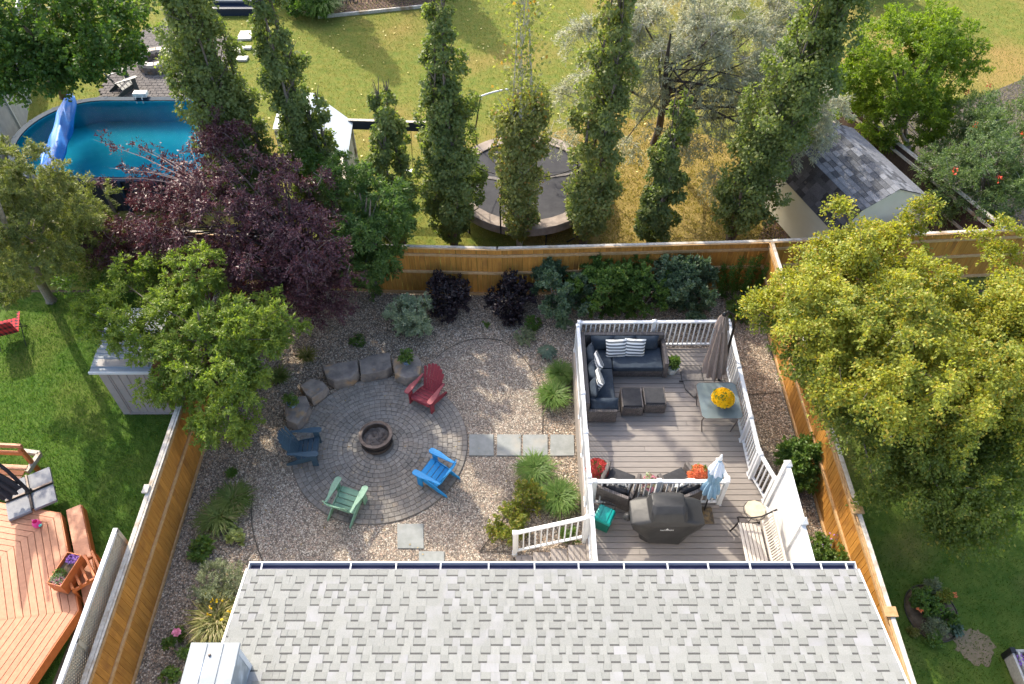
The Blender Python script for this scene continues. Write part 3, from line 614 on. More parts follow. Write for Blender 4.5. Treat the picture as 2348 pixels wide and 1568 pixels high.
MB().add([(-4.56, 2.3, 5.16), (-3.86, 2.3, 5.16), (-3.86, 4.08, 5.16), (-4.56, 4.08, 5.16), (-4.56, 2.3, 5.2), (-3.86, 2.3, 5.2), (-3.86, 4.08, 5.2), (-4.56, 4.08, 5.2)], [(0,3,2,1),(4,5,6,7),(0,1,5,4),(1,2,6,5),(2,3,7,6),(3,0,4,7)]).build('metal_cap', M['metal_cap'], ch, bevel=.006)
MB().box(-3.899, -3.894, 2.4, 4.03, 4.0, 5.14).build('side_panel', M['metal_cap'], ch)
MB().box(-3.894, -3.888, 3.96, 4.04, 4.0, 5.15).build('corner_trim', M['white'], ch)
for x_ in (-4.33, -4.1): MB().add([(x_, 2.4, 5.2), (x_+.012, 2.4, 5.2), (x_+.012, 4.06, 5.2), (x_, 4.06, 5.2), (x_, 2.4, 5.212), (x_+.012, 2.4, 5.212), (x_+.012, 4.06, 5.212), (x_, 4.06, 5.212)], [(0,3,2,1),(4,5,6,7),(0,1,5,4),(1,2,6,5),(2,3,7,6),(3,0,4,7)]).build('seam', M['metal_cap'], ch)
MB().lathe([(.02, 0), (.02, .02), (.001, .025)], (-4.25, 3.9, 5.2), 8).build('screw_cap', M['steel'], ch)
vp = thing('roof_vent', 'small white vent at the bottom edge of the roof', 'vent', (0.78, 3.32, rz(3.32)))
MB().lathe([(.06, -.1), (.06, .22), (.05, .22), (.05, .1)], n=20).build('pipe', M['white'], vp, local=True, smooth=40)
MB().lathe([(.14, -.03), (.13, .02), (.062, .06)], n=20).build('flashing', M['white'], vp, local=True, smooth=40)
# ------------------------------------------------------------ raised deck
DZ = .85
dk = thing('raised_deck', 'raised deck of grey-brown composite boards', 'deck', (3.5, 9.5, 0))
y = 5.5; i = 0
while y < 13.3:
    y1 = y+.142; xr = 5.46 if y > 9.4 else (5.46+.2*(9.4-y)/.65 if y > 8.75 else 5.68)
    cuts = [1.66]+([random.uniform(2.6, 4.6)] if random.random() < .5 else [])+[xr]
    for a, b in zip(cuts[:-1], cuts[1:]): BX(a, b-.004, y, y1-.009, DZ-.025, DZ+random.uniform(-.001, .0015)).build('deck_board', M['deck'], dk, bevel=.003)
    y = y1+.0025
yt = y
BX(1.6, 1.655, 5.5, yt, DZ-.025, DZ+.001).build('border_board', M['fascia'], dk, bevel=.003)
for z0 in (.05, .25, .45, .65): BX(1.6, 1.63, 5.5, yt, z0, z0+.19).build('skirt_board', M['fascia'], dk, bevel=.004)
BX(1.6, 5.5, yt, yt+.03, .05, DZ-.03).build('skirt_board', M['fascia'], dk, bevel=.004)
BX(5.5, 5.53, 9.4, yt, .05, DZ-.03).build('skirt_board', M['fascia'], dk)
BX(1.64, 5.45, 5.5, yt-.03, DZ-.07, DZ-.04).build('gap_shade_sheet', M['black'], dk)  # black sheet added below the boards, standing in for shade in the gaps
BX(1.75, 4.6, 8.62, 8.69, DZ+.004, DZ+.035).build('nosing_board', M['fascia'], dk, bevel=.004)
RH = .95
def railing(label, pts, z0=DZ, zs=None, postats=(), endposts=True, cat='railing', h=RH):
    """pts world xy of the run, straight pieces"""
    t = thing('deck_railing', label, cat, (pts[0][0], pts[0][1], z0), 0, 'white railings round the deck')
    zf = zs or (lambda d: z0)
    D = 0; bal = _bm.get('bal') or _bm.setdefault('bal', MB().box(-.015, .015, -.015, .015, 0, h-.12).mesh('baluster', M['white']))
    seglen = [math.dist(a, b) for a, b in zip(pts[:-1], pts[1:])]
    def post(p, zb, hh=h): 
        m_ = MB().box(p[0]-.045, p[0]+.045, p[1]-.045, p[1]+.045, zb-.2, zb+hh+.02).build('post', M['white'], t, bevel=.003)
        MB().lathe([(.075, 0), (.075, .025), (.05, .04), (.001, .05)], (p[0], p[1], zb+hh+.02), 4).build('post_cap', M['white'], m_)
        MB().box(p[0]-.06, p[0]+.06, p[1]-.06, p[1]+.06, zb+.001, zb+.012).build('base_plate', M['white'], m_)
    for (a, b), L in zip(zip(pts[:-1], pts[1:]), seglen):
        za, zb = zf(D), zf(D+L); A = Vector((a[0], a[1], za)); B = Vector((b[0], b[1], zb))
        MB().beam(A+Vector((0,0,h)), B+Vector((0,0,h)), .085, .05).build('top_rail', M['white'], t, bevel=.005)
        MB().beam(A+Vector((0,0,.09)), B+Vector((0,0,.09)), .05, .04).build('bottom_rail', M['white'], t)
        n = max(1, int(L/.118))
        ang = math.atan2(B.y-A.y, B.x-A.x)
        for i in range(n):
            p = A.lerp(B, (i+.5)/n); put('baluster', bal, t, world=Matrix.Translation((p.x, p.y, p.z+.1)) @ Matrix.Rotation(ang, 4, 'Z'))
        D += L
    if endposts: post(pts[0], zf(0)); post(pts[-1], zf(D))
    for p in postats: post(p, z0)
    return t
railing('white railing along the back of the deck behind the sofa', [(1.70, 13.34), (5.46, 13.38)], postats=[(3.6, 13.36)])
railing('white railing along the left side of the deck', [(1.66, 13.22), (1.66, 8.86)], postats=[(1.66, 11.1), (1.66, 10.0)])
railing('white railing from the cross railing to the house beside the stairs', [(1.66, 8.72), (1.66, 6.1)], postats=[(1.66, 7.96)])
railing('white railing along the right side of the deck', [(5.47, 13.26), (5.44, 9.50)], postats=[(5.45, 11.9), (5.44, 10.42)])
railing('short angled white railing meeting the privacy wall', [(5.46, 9.42), (5.64, 8.80)])
railing('white railing across the deck behind the covered grill', [(1.76, 8.74), (4.60, 8.74)], postats=[(3.15, 8.74)])
railing('short white return railing behind the blue umbrella', [(4.62, 8.80), (4.50, 9.25)])
pw = thing('privacy_wall', 'solid white vinyl privacy wall behind the bench', 'wall', (5.68, 7.2, 0))
BX(5.64, 5.69, 5.5, 7.3, .3, 2.5).build('panel', M['vinyl'], pw); BX(5.64, 5.69, 7.42, 8.6, .3, 2.56).build('panel', M['vinyl'], pw)
for y_, z_ in ((8.66, 2.62), (7.36, 2.62), (5.6, 2.6)):
    BX(5.6, 5.73, y_-.065, y_+.065, .0, z_).build('post', M['vinyl'], pw, bevel=.005); MB().lathe([(.105, 0), (.105, .03), (.001, .08)], (5.665, y_, z_), 4).build('post_cap', M['vinyl'], pw)
BX(5.62, 5.71, 5.5, 7.295, 2.5, 2.57).build('top_rail', M['vinyl'], pw, bevel=.004); BX(5.62, 5.71, 7.425, 8.595, 2.56, 2.62).build('top_rail', M['vinyl'], pw, bevel=.004)
BX(5.6, 5.64, 7.42, 8.6, .93, 1.0).build('trim', M['vinyl'], pw); BX(5.6, 5.64, 5.5, 7.3, .93, 1.0).build('trim', M['vinyl'], pw)
# stairs
st = thing('deck_stairs', 'composite steps going down left from the deck by the house', 'stairs', (.9, 7, 0))
xs = [1.6, 1.21, .84, .46, .08]
for i in range(4):
    z = DZ-.17*(i+1); xa, xb = xs[i+1], xs[i]
    for j in range(3): w = (xb-xa)/3; BX(xa+j*w+.003, xa+(j+1)*w-.003, 5.6, 7.83, z-.03, z).build('tread_board', M['tread'], st, bevel=.003)
    BX(xa+.02, xa+.04, 5.6, 7.8, 0, z-.03).build('riser', M['fascia'], st)
BX(.1, 1.6, 7.83, 7.87, 0, .1).build('stringer', M['fascia'], st)
railing('white stair railing slanting down to the gravel', [(1.58, 7.93), (.06, 7.93)], zs=lambda d: DZ-.05-.46*d, h=.92)
# ------------------------------------------------------------ garden chairs
def facing(dx, dy): return math.atan2(dx, -dy)
def adirondack(label, x, y, d, m, z=0, sc=1, grp='adirondack chairs round the fire ring'):
    t = thing('adirondack_chair', label, 'chair', (x, y, z), facing(*d), grp); mt = M[m]
    def B(nm, mb, bev=.006, **k): return mb.build(nm, mt, t, local=True, bevel=bev, M=Matrix.Scale(sc, 4), **k)
    for i in range(4):       # seat slats, front at -y, sloping back
        y0 = -.30+i*.125; z0 = .36-i*.035
        mb = MB(); mb.add([(-.26, y0, z0-.02), (.26, y0, z0-.02), (.26, y0+.112, z0-.05), (-.26, y0+.112, z0-.05), (-.26, y0, z0), (.26, y0, z0), (.26, y0+.112, z0-.03), (-.26, y0+.112, z0-.03)], [(0,3,2,1),(4,5,6,7),(0,1,5,4),(1,2,6,5),(2,3,7,6),(3,0,4,7)])
        B('seat_slat', mb)
    B('front_apron', MB().box(-.27, .27, -.325, -.303, .25, .36))
    for i in range(7):       # fan back
        u = (i-3)/3; x0 = u*.20; x1 = u*.265; L = .80-.13*u*u; w0, w1 = .029, .041
        yb, zb = .17, .22; yt, zt = .17+L*.42, .22+L*.91; nd = Vector((0, .91, -.42))*.009
        cur = -.05*(1-u*u)*0+.05*u*u*-1
        P = [Vector((x0-w0, yb, zb)), Vector((x0+w0, yb, zb)), Vector((x1+w1, yt+cur, zt-.012)), Vector((x1+w1*.5, yt+cur+.01, zt+.014)), Vector((x1-w1*.5, yt+cur+.01, zt+.014)), Vector((x1-w1, yt+cur, zt-.012))]
        n = 6; mb = MB().add([p-nd for p in P]+[p+nd for p in P], [list(range(n)), list(range(2*n-1, n-1, -1))]+[(k, n+k, n+(k+1) % n, (k+1) % n) for k in range(n)])
        B('back_slat', mb, .003)
    B('back_support', MB().beam((-.3, .32, .535), (.3, .32, .535), .04, .06)); B('back_support', MB().beam((-.2, .43, .78), (.2, .43, .78), .02, .05))
    for s in (-1, 1):
        pl = [(s*.27, -.37), (s*.31, -.41), (s*.39, -.41), (s*.425, -.36), (s*.425, -.15), (s*.37, .12), (s*.355, .34), (s*.30, .34), (s*.285, .05), (s*.27, -.2)]
        B('arm', MB().prism(pl, .545, .572), .007)
        B('front_leg', MB().box(s*.33-.02, s*.33+.02, -.33, -.19, 0, .545))
        mb = MB(); q = [(-.30, .36), (-.30, .22), (.34, 0.0), (.47, 0.0), (.45, .08), (.1, .26)]
        x0 = s*.285
        vs = [(x0-.013, a, b) for a, b in q]+[(x0+.013, a, b) for a, b in q]
        mb.add(vs, [(0,1,2,3,4,5), (11,10,9,8,7,6)]+[(k, 6+k, 6+(k+1) % 6, (k+1) % 6) for k in range(6)]); B('side_rail', mb)
    return t
def P2(x, y, z=0): p = at(x, y, z); return p.x, p.y
adirondack('dark red adirondack chair beside the boulders', *P2(978, 897, .4), (-.5, -.86), 'c_red')
adirondack('dark slate-blue adirondack chair at the left edge of the paved circle', *P2(697, 1022, .4), (1, .05), 'c_navy')
adirondack('bright blue adirondack chair at the right of the fire ring', *P2(1000, 1080, .4), (-.86, .5), 'c_blue')
adirondack('sage green adirondack chair below the fire ring', *P2(792, 1145, .4), (.34, .94), 'c_green')
adirondack('dark grey adirondack chair behind the stone fire pit by the pool', -16.0, 29.6, (.85, -.5), 'c_grey', sc=1.15, grp='adirondack chairs by the neighbours stone fire pit')
adirondack('dark grey adirondack chair seen from behind between pool and stone fire pit', -14.8, 27.0, (.75, .65), 'c_grey', sc=1.15, grp='adirondack chairs by the neighbours stone fire pit')
# fire ring
fx, fy = P2(861, 998, .3)
fr = thing('fire_ring', 'round dark metal fire ring full of ash', 'fire pit', (fx, fy, .03)); FR = Matrix.Diagonal((1.13, 1.13, 1.05, 1))
MB().lathe([(.345, 0), (.345, .04), (.33, .06), (.33, .2), (.345, .22), (.345, .28), (.365, .30), (.30, .305), (.285, .29), (.285, .02)], n=44, cap=False).build('ring', M['steel'], fr, local=True, smooth=40, M=FR)
MB().lathe([(.352, .10), (.352, .13), (.34, .13), (.34, .10)], n=44, cap=False).build('band', M['black'], fr, local=True, M=FR)
mb = MB(); n = 12
ash = [(0, 0, .16)]; rr = 5
for i in range(1, rr+1):
    for k in range(18): a = k*math.pi/9; ash.append((math.cos(a)*i*.058, math.sin(a)*i*.058, .13+random.uniform(-.02, .035)))
fs = [(0, 1+k, 1+(k+1) % 18) for k in range(18)]
for i in range(rr-1):
    for k in range(18): fs.append((1+i*18+k, 1+(i+1)*18+k, 1+(i+1)*18+(k+1) % 18, 1+i*18+(k+1) % 18))
MB().add(ash, fs).build('ash_bed', M['ash'], fr, local=True, M=FR)
for k in range(7): a = random.uniform(0, 6.3); r_ = random.uniform(.03, .17); MB().tube([(r_*math.cos(a), r_*math.sin(a), .12), (r_*math.cos(a)+random.uniform(-.12, .12), r_*math.sin(a)+random.uniform(-.12, .12), .15)], [.022, .014], 6).build('charred_log', M['ash'], fr, local=True)
# boulders
def boulder(label, poly, z, seed):
    r_ = random.Random(seed); q = flat(poly, z); cx = sum(p[0] for p in q)/len(q); cy = sum(p[1] for p in q)/len(q)
    bm = bmesh.new(); n = len(q); rings = []
    for zz, s in ((0, .97), (z*.3, 1.03), (z*.65, 1.0), (z*.93, .99), (z, .93), (z*1.03, .5)):
        rings.append([bm.verts.new((cx+(p[0]-cx)*s*r_.uniform(.97, 1.03), cy+(p[1]-cy)*s*r_.uniform(.97, 1.03), zz+r_.uniform(-.02, .02)*(zz > 0))) for p in q])
    for a, b in zip(rings[:-1], rings[1:]):
        for k in range(n): bm.faces.new((a[k], a[(k+1) % n], b[(k+1) % n], b[k]))
    bm.faces.new(rings[-1]); bmesh.ops.recalc_face_normals(bm, faces=bm.faces[:])
    bmesh.ops.subdivide_edges(bm, edges=bm.edges[:], cuts=2, use_grid_fill=True)
    for v in bm.verts:
        h = math.sin(v.co.x*17+seed)*math.cos(v.co.y*23+seed*2)*math.sin(v.co.z*19+1); v.co += Vector((h, math.cos(v.co.x*29), h))*.010*(v.co.z > .05)
    me = bpy.data.meshes.new('boulder'); bm.to_mesh(me); bm.free(); me.materials.append(M['boulder'])
    me.polygons.foreach_set('use_smooth', [True]*len(me.polygons)); me.set_sharp_from_angle(angle=R(24))
    return tag(put('boulder', me), label, 'boulder', 'flat boulders edging the paved circle')
boulder('large dark flat boulder in the middle of the stone arc', [(736, 838), (775, 830), (820, 824), (822, 850), (805, 866), (765, 873), (748, 864)], .38, 1)
boulder('brown-edged flat boulder left of the one carrying the blue pot', [(822, 826), (850, 812), (893, 808), (897, 838), (885, 848), (850, 855), (826, 858)], .38, 2)
boulder('grey boulder with the blue glazed pot beside the red chair', [(898, 822), (925, 815), (958, 812), (968, 835), (962, 860), (930, 868), (905, 858)], .36, 3)
boulder('sunlit tan boulder left of the large dark one', [(686, 884), (712, 866), (740, 872), (750, 884), (738, 898), (714, 912), (700, 902)], .36, 4)
boulder('lowest grey boulder behind the slate-blue chair with a planted pot', [(652, 930), (672, 910), (700, 905), (709, 928), (700, 950), (680, 972), (655, 962)], .36, 5)
# ------------------------------------------------------------ foliage builders
def foliage(name, cp, cr, n, L, W, m, parent=None, up=.6, droop=0., T=12, out=None, outw=.5, world=True, flat_=0., jit=.07, nrm_out=.5):
    cp = np.asarray(cp, float); cr = np.asarray(cr, float); K = len(cp)
    w = cr**2; w /= w.sum(); idx = rng.choice(K, n, p=w)
    tw = rdir(K*T).reshape(K, T, 3)
    if out is None: o = unit(cp-cp.mean(0))
    else: o = unit(cp-np.asarray(out))
    tw = unit(tw+o[:, None]*outw+np.array([0, 0, up*.4]))
    d = tw[idx, rng.integers(T, size=n)]; t = rng.random(n)**.55
    P = cp[idx]+d*(cr[idx]*t)[:, None]; P[:, 2] -= droop*(t**2)*cr[idx]; P += rng.normal(size=(n, 3))*(cr[idx]*jit)[:, None]
    P[:, 2] = np.maximum(P[:, 2], .02)
    D = d*.6+rdir(n)*.8+np.array([0, 0, -droop*.8])
    Nn = rdir(n)*.8+np.array([0, 0, up])+o[idx]*nrm_out
    return put(name, leaf_mesh(name, P, D, Nn, L, W, m), parent)
def limbs(mb, base, top, cps, n, r0, bend=.25, tf=(.25, .8)):
    cps = np.asarray(cps)
    for i in rng.choice(len(cps), min(n, len(cps)), replace=False):
        c = Vector(cps[i]); f = random.uniform(*tf); s = Vector(base).lerp(Vector(top), f)
        mid = s.lerp(c, .5)+Vector((random.uniform(-1, 1), random.uniform(-1, 1), random.uniform(-.3, .6)))*bend*(c-s).length*.4
        q1 = s.lerp(mid, .5)+Vector((random.uniform(-.04, .04),)*3); q2 = mid.lerp(c, .5)
        r = r0*(1-f*.6)*random.uniform(.35, .6); mb.tube([s, q1, mid, q2, c], [r, r*.8, r*.6, r*.4, r*.2], 5, False)
def twigs(mb, cp, cr, n, r=.006, out=None):
    cp = np.asarray(cp); idx = rng.choice(len(cp), n)
    o = unit(cp-(np.asarray(out) if out is not None else cp.mean(0)))
    for i in idx:
        c = Vector(cp[i]); d = Vector(unit(rdir(1)[0]+o[i]*.7)); mb.tube([c-d*cr[i]*.6, c+d*cr[i]*.2+Vector(rdir(1)[0])*.05, c+d*cr[i]*1.0], [r*1.4, r, r*.4], 4, False)
def lobes_pts(lobes, n, shell=.5):
    w = np.array([l[3]*l[4]*l[5] for l in lobes])**(2/3); w /= w.sum(); idx = rng.choice(len(lobes), n, p=w); A = np.array(lobes, float)[idx]
    d = rdir(n); r = shell+(1-shell)*rng.random(n)**.6
    return A[:, :3]+d*A[:, 3:6]*r[:, None]
def tree(name, label, cat, base, top, lobes, K, cr, n, L, W, lm, bark='bark', r0=.12, nl=24, shell=.45, group=None, droop=0., up=.6, ntw=0, T=12, leafname='crown', outw=.5, jit=.07, stems=1, twm='twig', lz=.3, lm2=None, zs=0):
    t = thing(name, label, cat, (base[0], base[1], 0), 0, group)
    cp = lobes_pts(lobes, K, shell); cp = cp[cp[:, 2] > lz]; crr = rng.uniform(cr[0], cr[1], len(cp))
    A_ = np.array(lobes, float); k = rng.choice(len(cp), len(cp)//5); j = np.argmin(((cp[k][:, None, :]-A_[None, :, :3])**2).sum(2), 1); ex = A_[j, :3]+(cp[k]-A_[j, :3])*1.22; cp = np.concatenate([cp, ex]); crr = np.concatenate([crr, np.full(len(ex), cr[0]*.8)]); q = cp[:, 2] > lz; cp = cp[q]; crr = crr[q]
    mb = MB()
    for s in range(stems):
        o = Vector((random.uniform(-1, 1), random.uniform(-1, 1), 0))*(.0 if stems == 1 else .15)
        b = Vector((base[0], base[1], 0))+o; tp = Vector(top)+o*4
        pts = [b.lerp(tp, f)+Vector((random.uniform(-.08, .08), random.uniform(-.08, .08), 0)) for f in (0, .2, .4, .6, .8, 1)]
        mb.tube([b+Vector((0, 0, -.05)), b+Vector((0, 0, .12))]+pts[1:], [r0*1.5, r0*1.05, r0*.95, r0*.85, r0*.7, r0*.5, r0*.2], 10, False)
        limbs(mb, b, tp, cp, nl//stems, r0)
    if ntw and twm == bark: twigs(mb, cp, crr, ntw)
    mb.build('trunk', M[bark], t, smooth=60)
    if ntw and twm != bark: mb = MB(); twigs(mb, cp, crr, ntw); tag(mb.build('twigs', M[twm], t), kind='stuff')
    ce = cp.mean(0)
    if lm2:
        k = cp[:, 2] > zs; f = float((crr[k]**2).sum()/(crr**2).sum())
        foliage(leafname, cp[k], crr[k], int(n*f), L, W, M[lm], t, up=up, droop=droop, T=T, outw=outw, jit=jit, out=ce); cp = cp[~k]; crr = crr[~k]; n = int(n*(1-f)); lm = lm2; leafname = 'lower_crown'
    foliage(leafname, cp, crr, n, L, W, M[lm], t, up=up, droop=droop, T=T, outw=outw, jit=jit, out=ce)
    return t
# ------------------------------------------------------------ poplars
def poplar(label, base, h, rad, n_, top_r=.35, lean=(0, 0), lm='l_pop', start=.04, end=1., stems=4, bark='bark', dead=0., n2=0, grp='columnar poplars in a row behind the back fence'):
    n = int(n_*1.4); rad *= 1.0
    t = thing('poplar_tree', label, 'tree', (base[0], base[1], 0), 0, grp)
    cp = []; cr = []; mb = MB()
    for s in range(stems):
        a = 2*math.pi*(s+random.random()*.5)/stems; off = rad*.5 if stems > 1 else 0; hh = h*(1 if s == 0 else random.uniform(.72, .97)); ph = random.uniform(0, 6)
        pts = []
        for j in range(9):
            f = j/8; o = off*min(1, f*4+.1)*(1-.6*f); w1 = .09*math.sin(f*9+ph*3)*f; pts.append(Vector((base[0]+lean[0]*f+o*math.cos(a)+w1, base[1]+lean[1]*f+o*math.sin(a)-w1, f*hh)))
        mb.tube(pts, [(.05 if dead else .085)*(1-.85*j/8)*(1.2 if s == 0 else .8) for j in range(9)], 7, False)
        for k in range(int(84*hh/9)):
            f = random.uniform(start, end); p = pts[min(7, int(f*8))].lerp(pts[min(7, int(f*8))+1], f*8-int(f*8) if f < 1 else 1)
            prof = min(1, (f-start+.02)*9)*(1-(1-top_r)*max(0, (f-.45)/.55)**1.3)*(1+.16*math.sin(f*17+ph)+.1*math.sin(f*41+ph))
            aa = random.uniform(0, 2*math.pi); r_ = rad*.56*prof*random.uniform(.15, 1)
            cp.append((p.x+r_*math.cos(aa), p.y+r_*math.sin(aa), p.z)); cr.append(rad*.26*prof*random.uniform(.6, 1.2)+.06)
            if random.random() < .5: mb.tube([p, Vector((p.x+r_*.5*math.cos(aa), p.y+r_*.5*math.sin(aa), p.z+.25)), Vector((cp[-1][0], cp[-1][1], p.z+.5))], [.02, .012, .006], 4, False)
    if dead:
        for k in range(34):
            f = random.uniform(dead, 1); j = min(7, int(f*8)); p = pts[j].lerp(pts[j+1], f*8-j if f < 1 else 1); a = random.uniform(0, 6.28)
            mb.tube([p, p+Vector((math.cos(a)*.12, math.sin(a)*.12, .35)), p+Vector((math.cos(a)*.18, math.sin(a)*.18, .85))], [.012, .009, .004], 4, False)
    mb.build('trunk', M[bark], t, smooth=60)
    cp = np.array(cp); cr = np.array(cr); N = len(cp)
    w = cr**2; w /= w.sum(); idx = rng.choice(N, n, p=w); d = rdir(n); d[:, 2] *= .8
    ax = np.array([base[0]+lean[0]*.5, base[1]+lean[1]*.5, 0]); o = cp[idx]-ax; o[:, 2] = 0; o = unit(o)
    d = unit(d+o*.5); P = cp[idx]+d*(cr[idx]*(.45+.55*rng.random(n)))[:, None]; P[:, 2] = np.maximum(P[:, 2], .15)
    Nn = rdir(n)*.9+o*.7+np.array([0, -.1, .7]); D = rdir(n)*.8+np.array([0, 0, -.7])+o*.3
    put('crown', leaf_mesh('crown', P, D, Nn, rng.uniform(.06, .11, n), rng.uniform(.055, .105, n), M[lm]), t)
    if n2:
        k = rng.random(n2)**1.3*.5+end-.05; i0 = rng.integers(len(pts)-1, size=n2)
        PP = np.array([list(pts[min(7, int(f*8))].lerp(pts[min(7, int(f*8))+1], f*8-int(f*8) if f < 1 else 1)) for f in np.minimum(k, .99)])+rng.normal(size=(n2, 3))*[.28, .28, .2]
        put('sparse_leaves', leaf_mesh('sparse_leaves', PP, rdir(n2), rdir(n2)+[0, 0, .5], .1, .09, M['l_popy']), t)
    return t
def B0(x, y, z=0): p = at(x, y, z); return (p.x, p.y)
poplar('tallest left columnar poplar rising beside the pool behind the purple tree', B0(600, 545), 10.6, 1.02, 34000, .8, (-.1, 0), stems=5)
poplar('narrow short poplar between the pool-side poplar and the white-roofed playhouse', B0(640, 540), 6.4, .55, 9000, .3, stems=2)
poplar('leaning columnar poplar in front of the white playhouse roof', B0(733, 540), 10.4, .72, 20000, .6, (.05, 0), stems=3)
poplar('young poplar leafing in front of the swing beam', B0(778, 545), 5.1, .7, 9000, .4, stems=3)
poplar('small slender poplar standing beside the swing', B0(922, 562), 5.6, .72, 12000, .4, stems=3)
poplar('full dense green poplar left of the trampoline', B0(1040, 562), 9.0, .9, 27000, .35, stems=4)
poplar('poplar with bare dead top stems and yellowing leaves in front of the trampoline', B0(1190, 566), 10.6, .72, 13000, .55, (.02, 0), lm='l_popy', end=.50, bark='bark_pale', stems=4, dead=.5, n2=1500)
poplar('tall poplar covering the right edge of the trampoline', B0(1335, 562), 10.6, .84, 25000, .55, (.35, 0), lm='l_popm', stems=4)
poplar('short bushy poplar between the trampoline and the widest poplar', B0(1488, 556), 5.1, .7, 12000, .35, (.25, 0), stems=3)
poplar('widest dark green poplar leaning right in front of the barn shed', B0(1672, 550), 10.4, 1.08, 34000, .75, (.95, 0), stems=5)
# ------------------------------------------------------------ big trees
def W_(x, y, z): p = at(x, y, z); return (p.x, p.y, p.z)
def lobe(x, y, z, rx, ry, rz_): p = at(x, y, z); return (p.x, p.y, p.z, rx, ry, rz_)
tree('yellow_green_tree', 'large yellow-green tree overhanging the right fence beside the deck', 'tree', B0(2010, 960), W_(1965, 740, 4.6),
     [lobe(1965, 725, 4.8, 1.75, 1.7, 1.4), lobe(1915, 600, 4.9, .8, .6, .7), lobe(2050, 610, 4.7, 1.0, .85, .9), lobe(1990, 890, 3.8, 1.0, 1.2, 1.2), lobe(1925, 512, 5.4, .3, .25, .55), lobe(2105, 500, 5.4, .35, .3, .6), lobe(2010, 520, 5.3, .3, .3, .4), lobe(2080, 890, 4.4, 1.6, 1.7, 1.5), lobe(2080, 1060, 3.0, .95, .95, 1.1), lobe(1800, 700, 4.1, .7, .6, .5), lobe(1870, 820, 3.7, .5, .35, .35), lobe(2180, 1060, 3.2, 1.0, 1.0, 1.1)],
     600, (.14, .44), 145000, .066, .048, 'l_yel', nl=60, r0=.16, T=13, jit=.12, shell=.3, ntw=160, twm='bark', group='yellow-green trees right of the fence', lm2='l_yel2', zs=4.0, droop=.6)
tree('yellow_green_tree', 'golden yellow-green tree cut by the right edge of the picture', 'tree', B0(2330, 980), W_(2330, 700, 4.6),
     [lobe(2310, 720, 4.9, 1.3, 1.3, 1.3), lobe(2290, 880, 4.4, 1.4, 1.5, 1.4), lobe(2250, 1090, 3.0, 1.2, 1.1, 1.1), lobe(2390, 800, 4.6, 1.8, 2, 1.6), lobe(2230, 1190, 2.2, .8, .5, .7), lobe(2265, 545, 5.2, .3, .3, .5), lobe(2320, 560, 5.2, .3, .3, .5)],
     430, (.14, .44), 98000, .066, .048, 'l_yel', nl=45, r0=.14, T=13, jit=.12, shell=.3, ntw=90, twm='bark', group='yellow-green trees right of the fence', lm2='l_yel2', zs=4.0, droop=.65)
tree('plum_tree', 'bright green tree overhanging the left fence and the little shed', 'tree', B0(515, 905), W_(450, 720, 3.7),
     [lobe(310, 700, 3.2, 1.2, .8, .6), lobe(255, 765, 2.8, .5, .35, .35), lobe(440, 630, 3.5, .8, .75, .6), lobe(400, 740, 3.1, 1.0, .9, .7), lobe(560, 740, 2.9, 1.05, .9, .8), lobe(630, 760, 2.6, .7, .55, .5), lobe(500, 860, 2.5, 1.0, .8, .8), lobe(540, 930, 2.0, .75, .7, .7), lobe(420, 860, 2.4, .55, .4, .4), lobe(430, 905, 2.2, .7, .25, .25), lobe(475, 965, 1.9, .55, .35, .4), lobe(345, 805, 2.7, .6, .35, .35), lobe(350, 895, 2.1, .45, .22, .25), lobe(228, 710, 3.1, .5, .4, .35), lobe(300, 620, 3.3, .5, .35, .4)],
     430, (.13, .34), 72000, .085, .036, 'l_plum', nl=45, r0=.1, T=10, ntw=90, twm='bark', droop=.3, up=.7)
tree('purple_tree', 'large dark purple-leaved tree between the pool and the fire circle', 'tree', B0(700, 720), W_(600, 480, 4.6),
     [lobe(560, 440, 4.3, 1.6, 1.0, .9), lobe(470, 520, 3.6, 1.8, 1.0, 1.0), lobe(640, 560, 3.4, 1.6, 1.2, 1.2), lobe(700, 620, 2.6, 1.2, .9, 1.2), lobe(340, 500, 3.3, 1.1, .8, .7), lobe(500, 330, 4.6, .8, .6, .5), lobe(720, 470, 3.6, .9, .7, .8), lobe(560, 640, 2.2, 1.1, .7, .8), lobe(750, 690, 1.4, .6, .5, .7), lobe(270, 560, 2.6, .8, .5, .7), lobe(490, 270, 4.9, .35, .3, .3)],
     330, (.25, .5), 76000, .085, .032, 'l_purple', bark='bark_dark', nl=60, r0=.13, T=8, ntw=420, twm='purpletwig', droop=.4, stems=2)
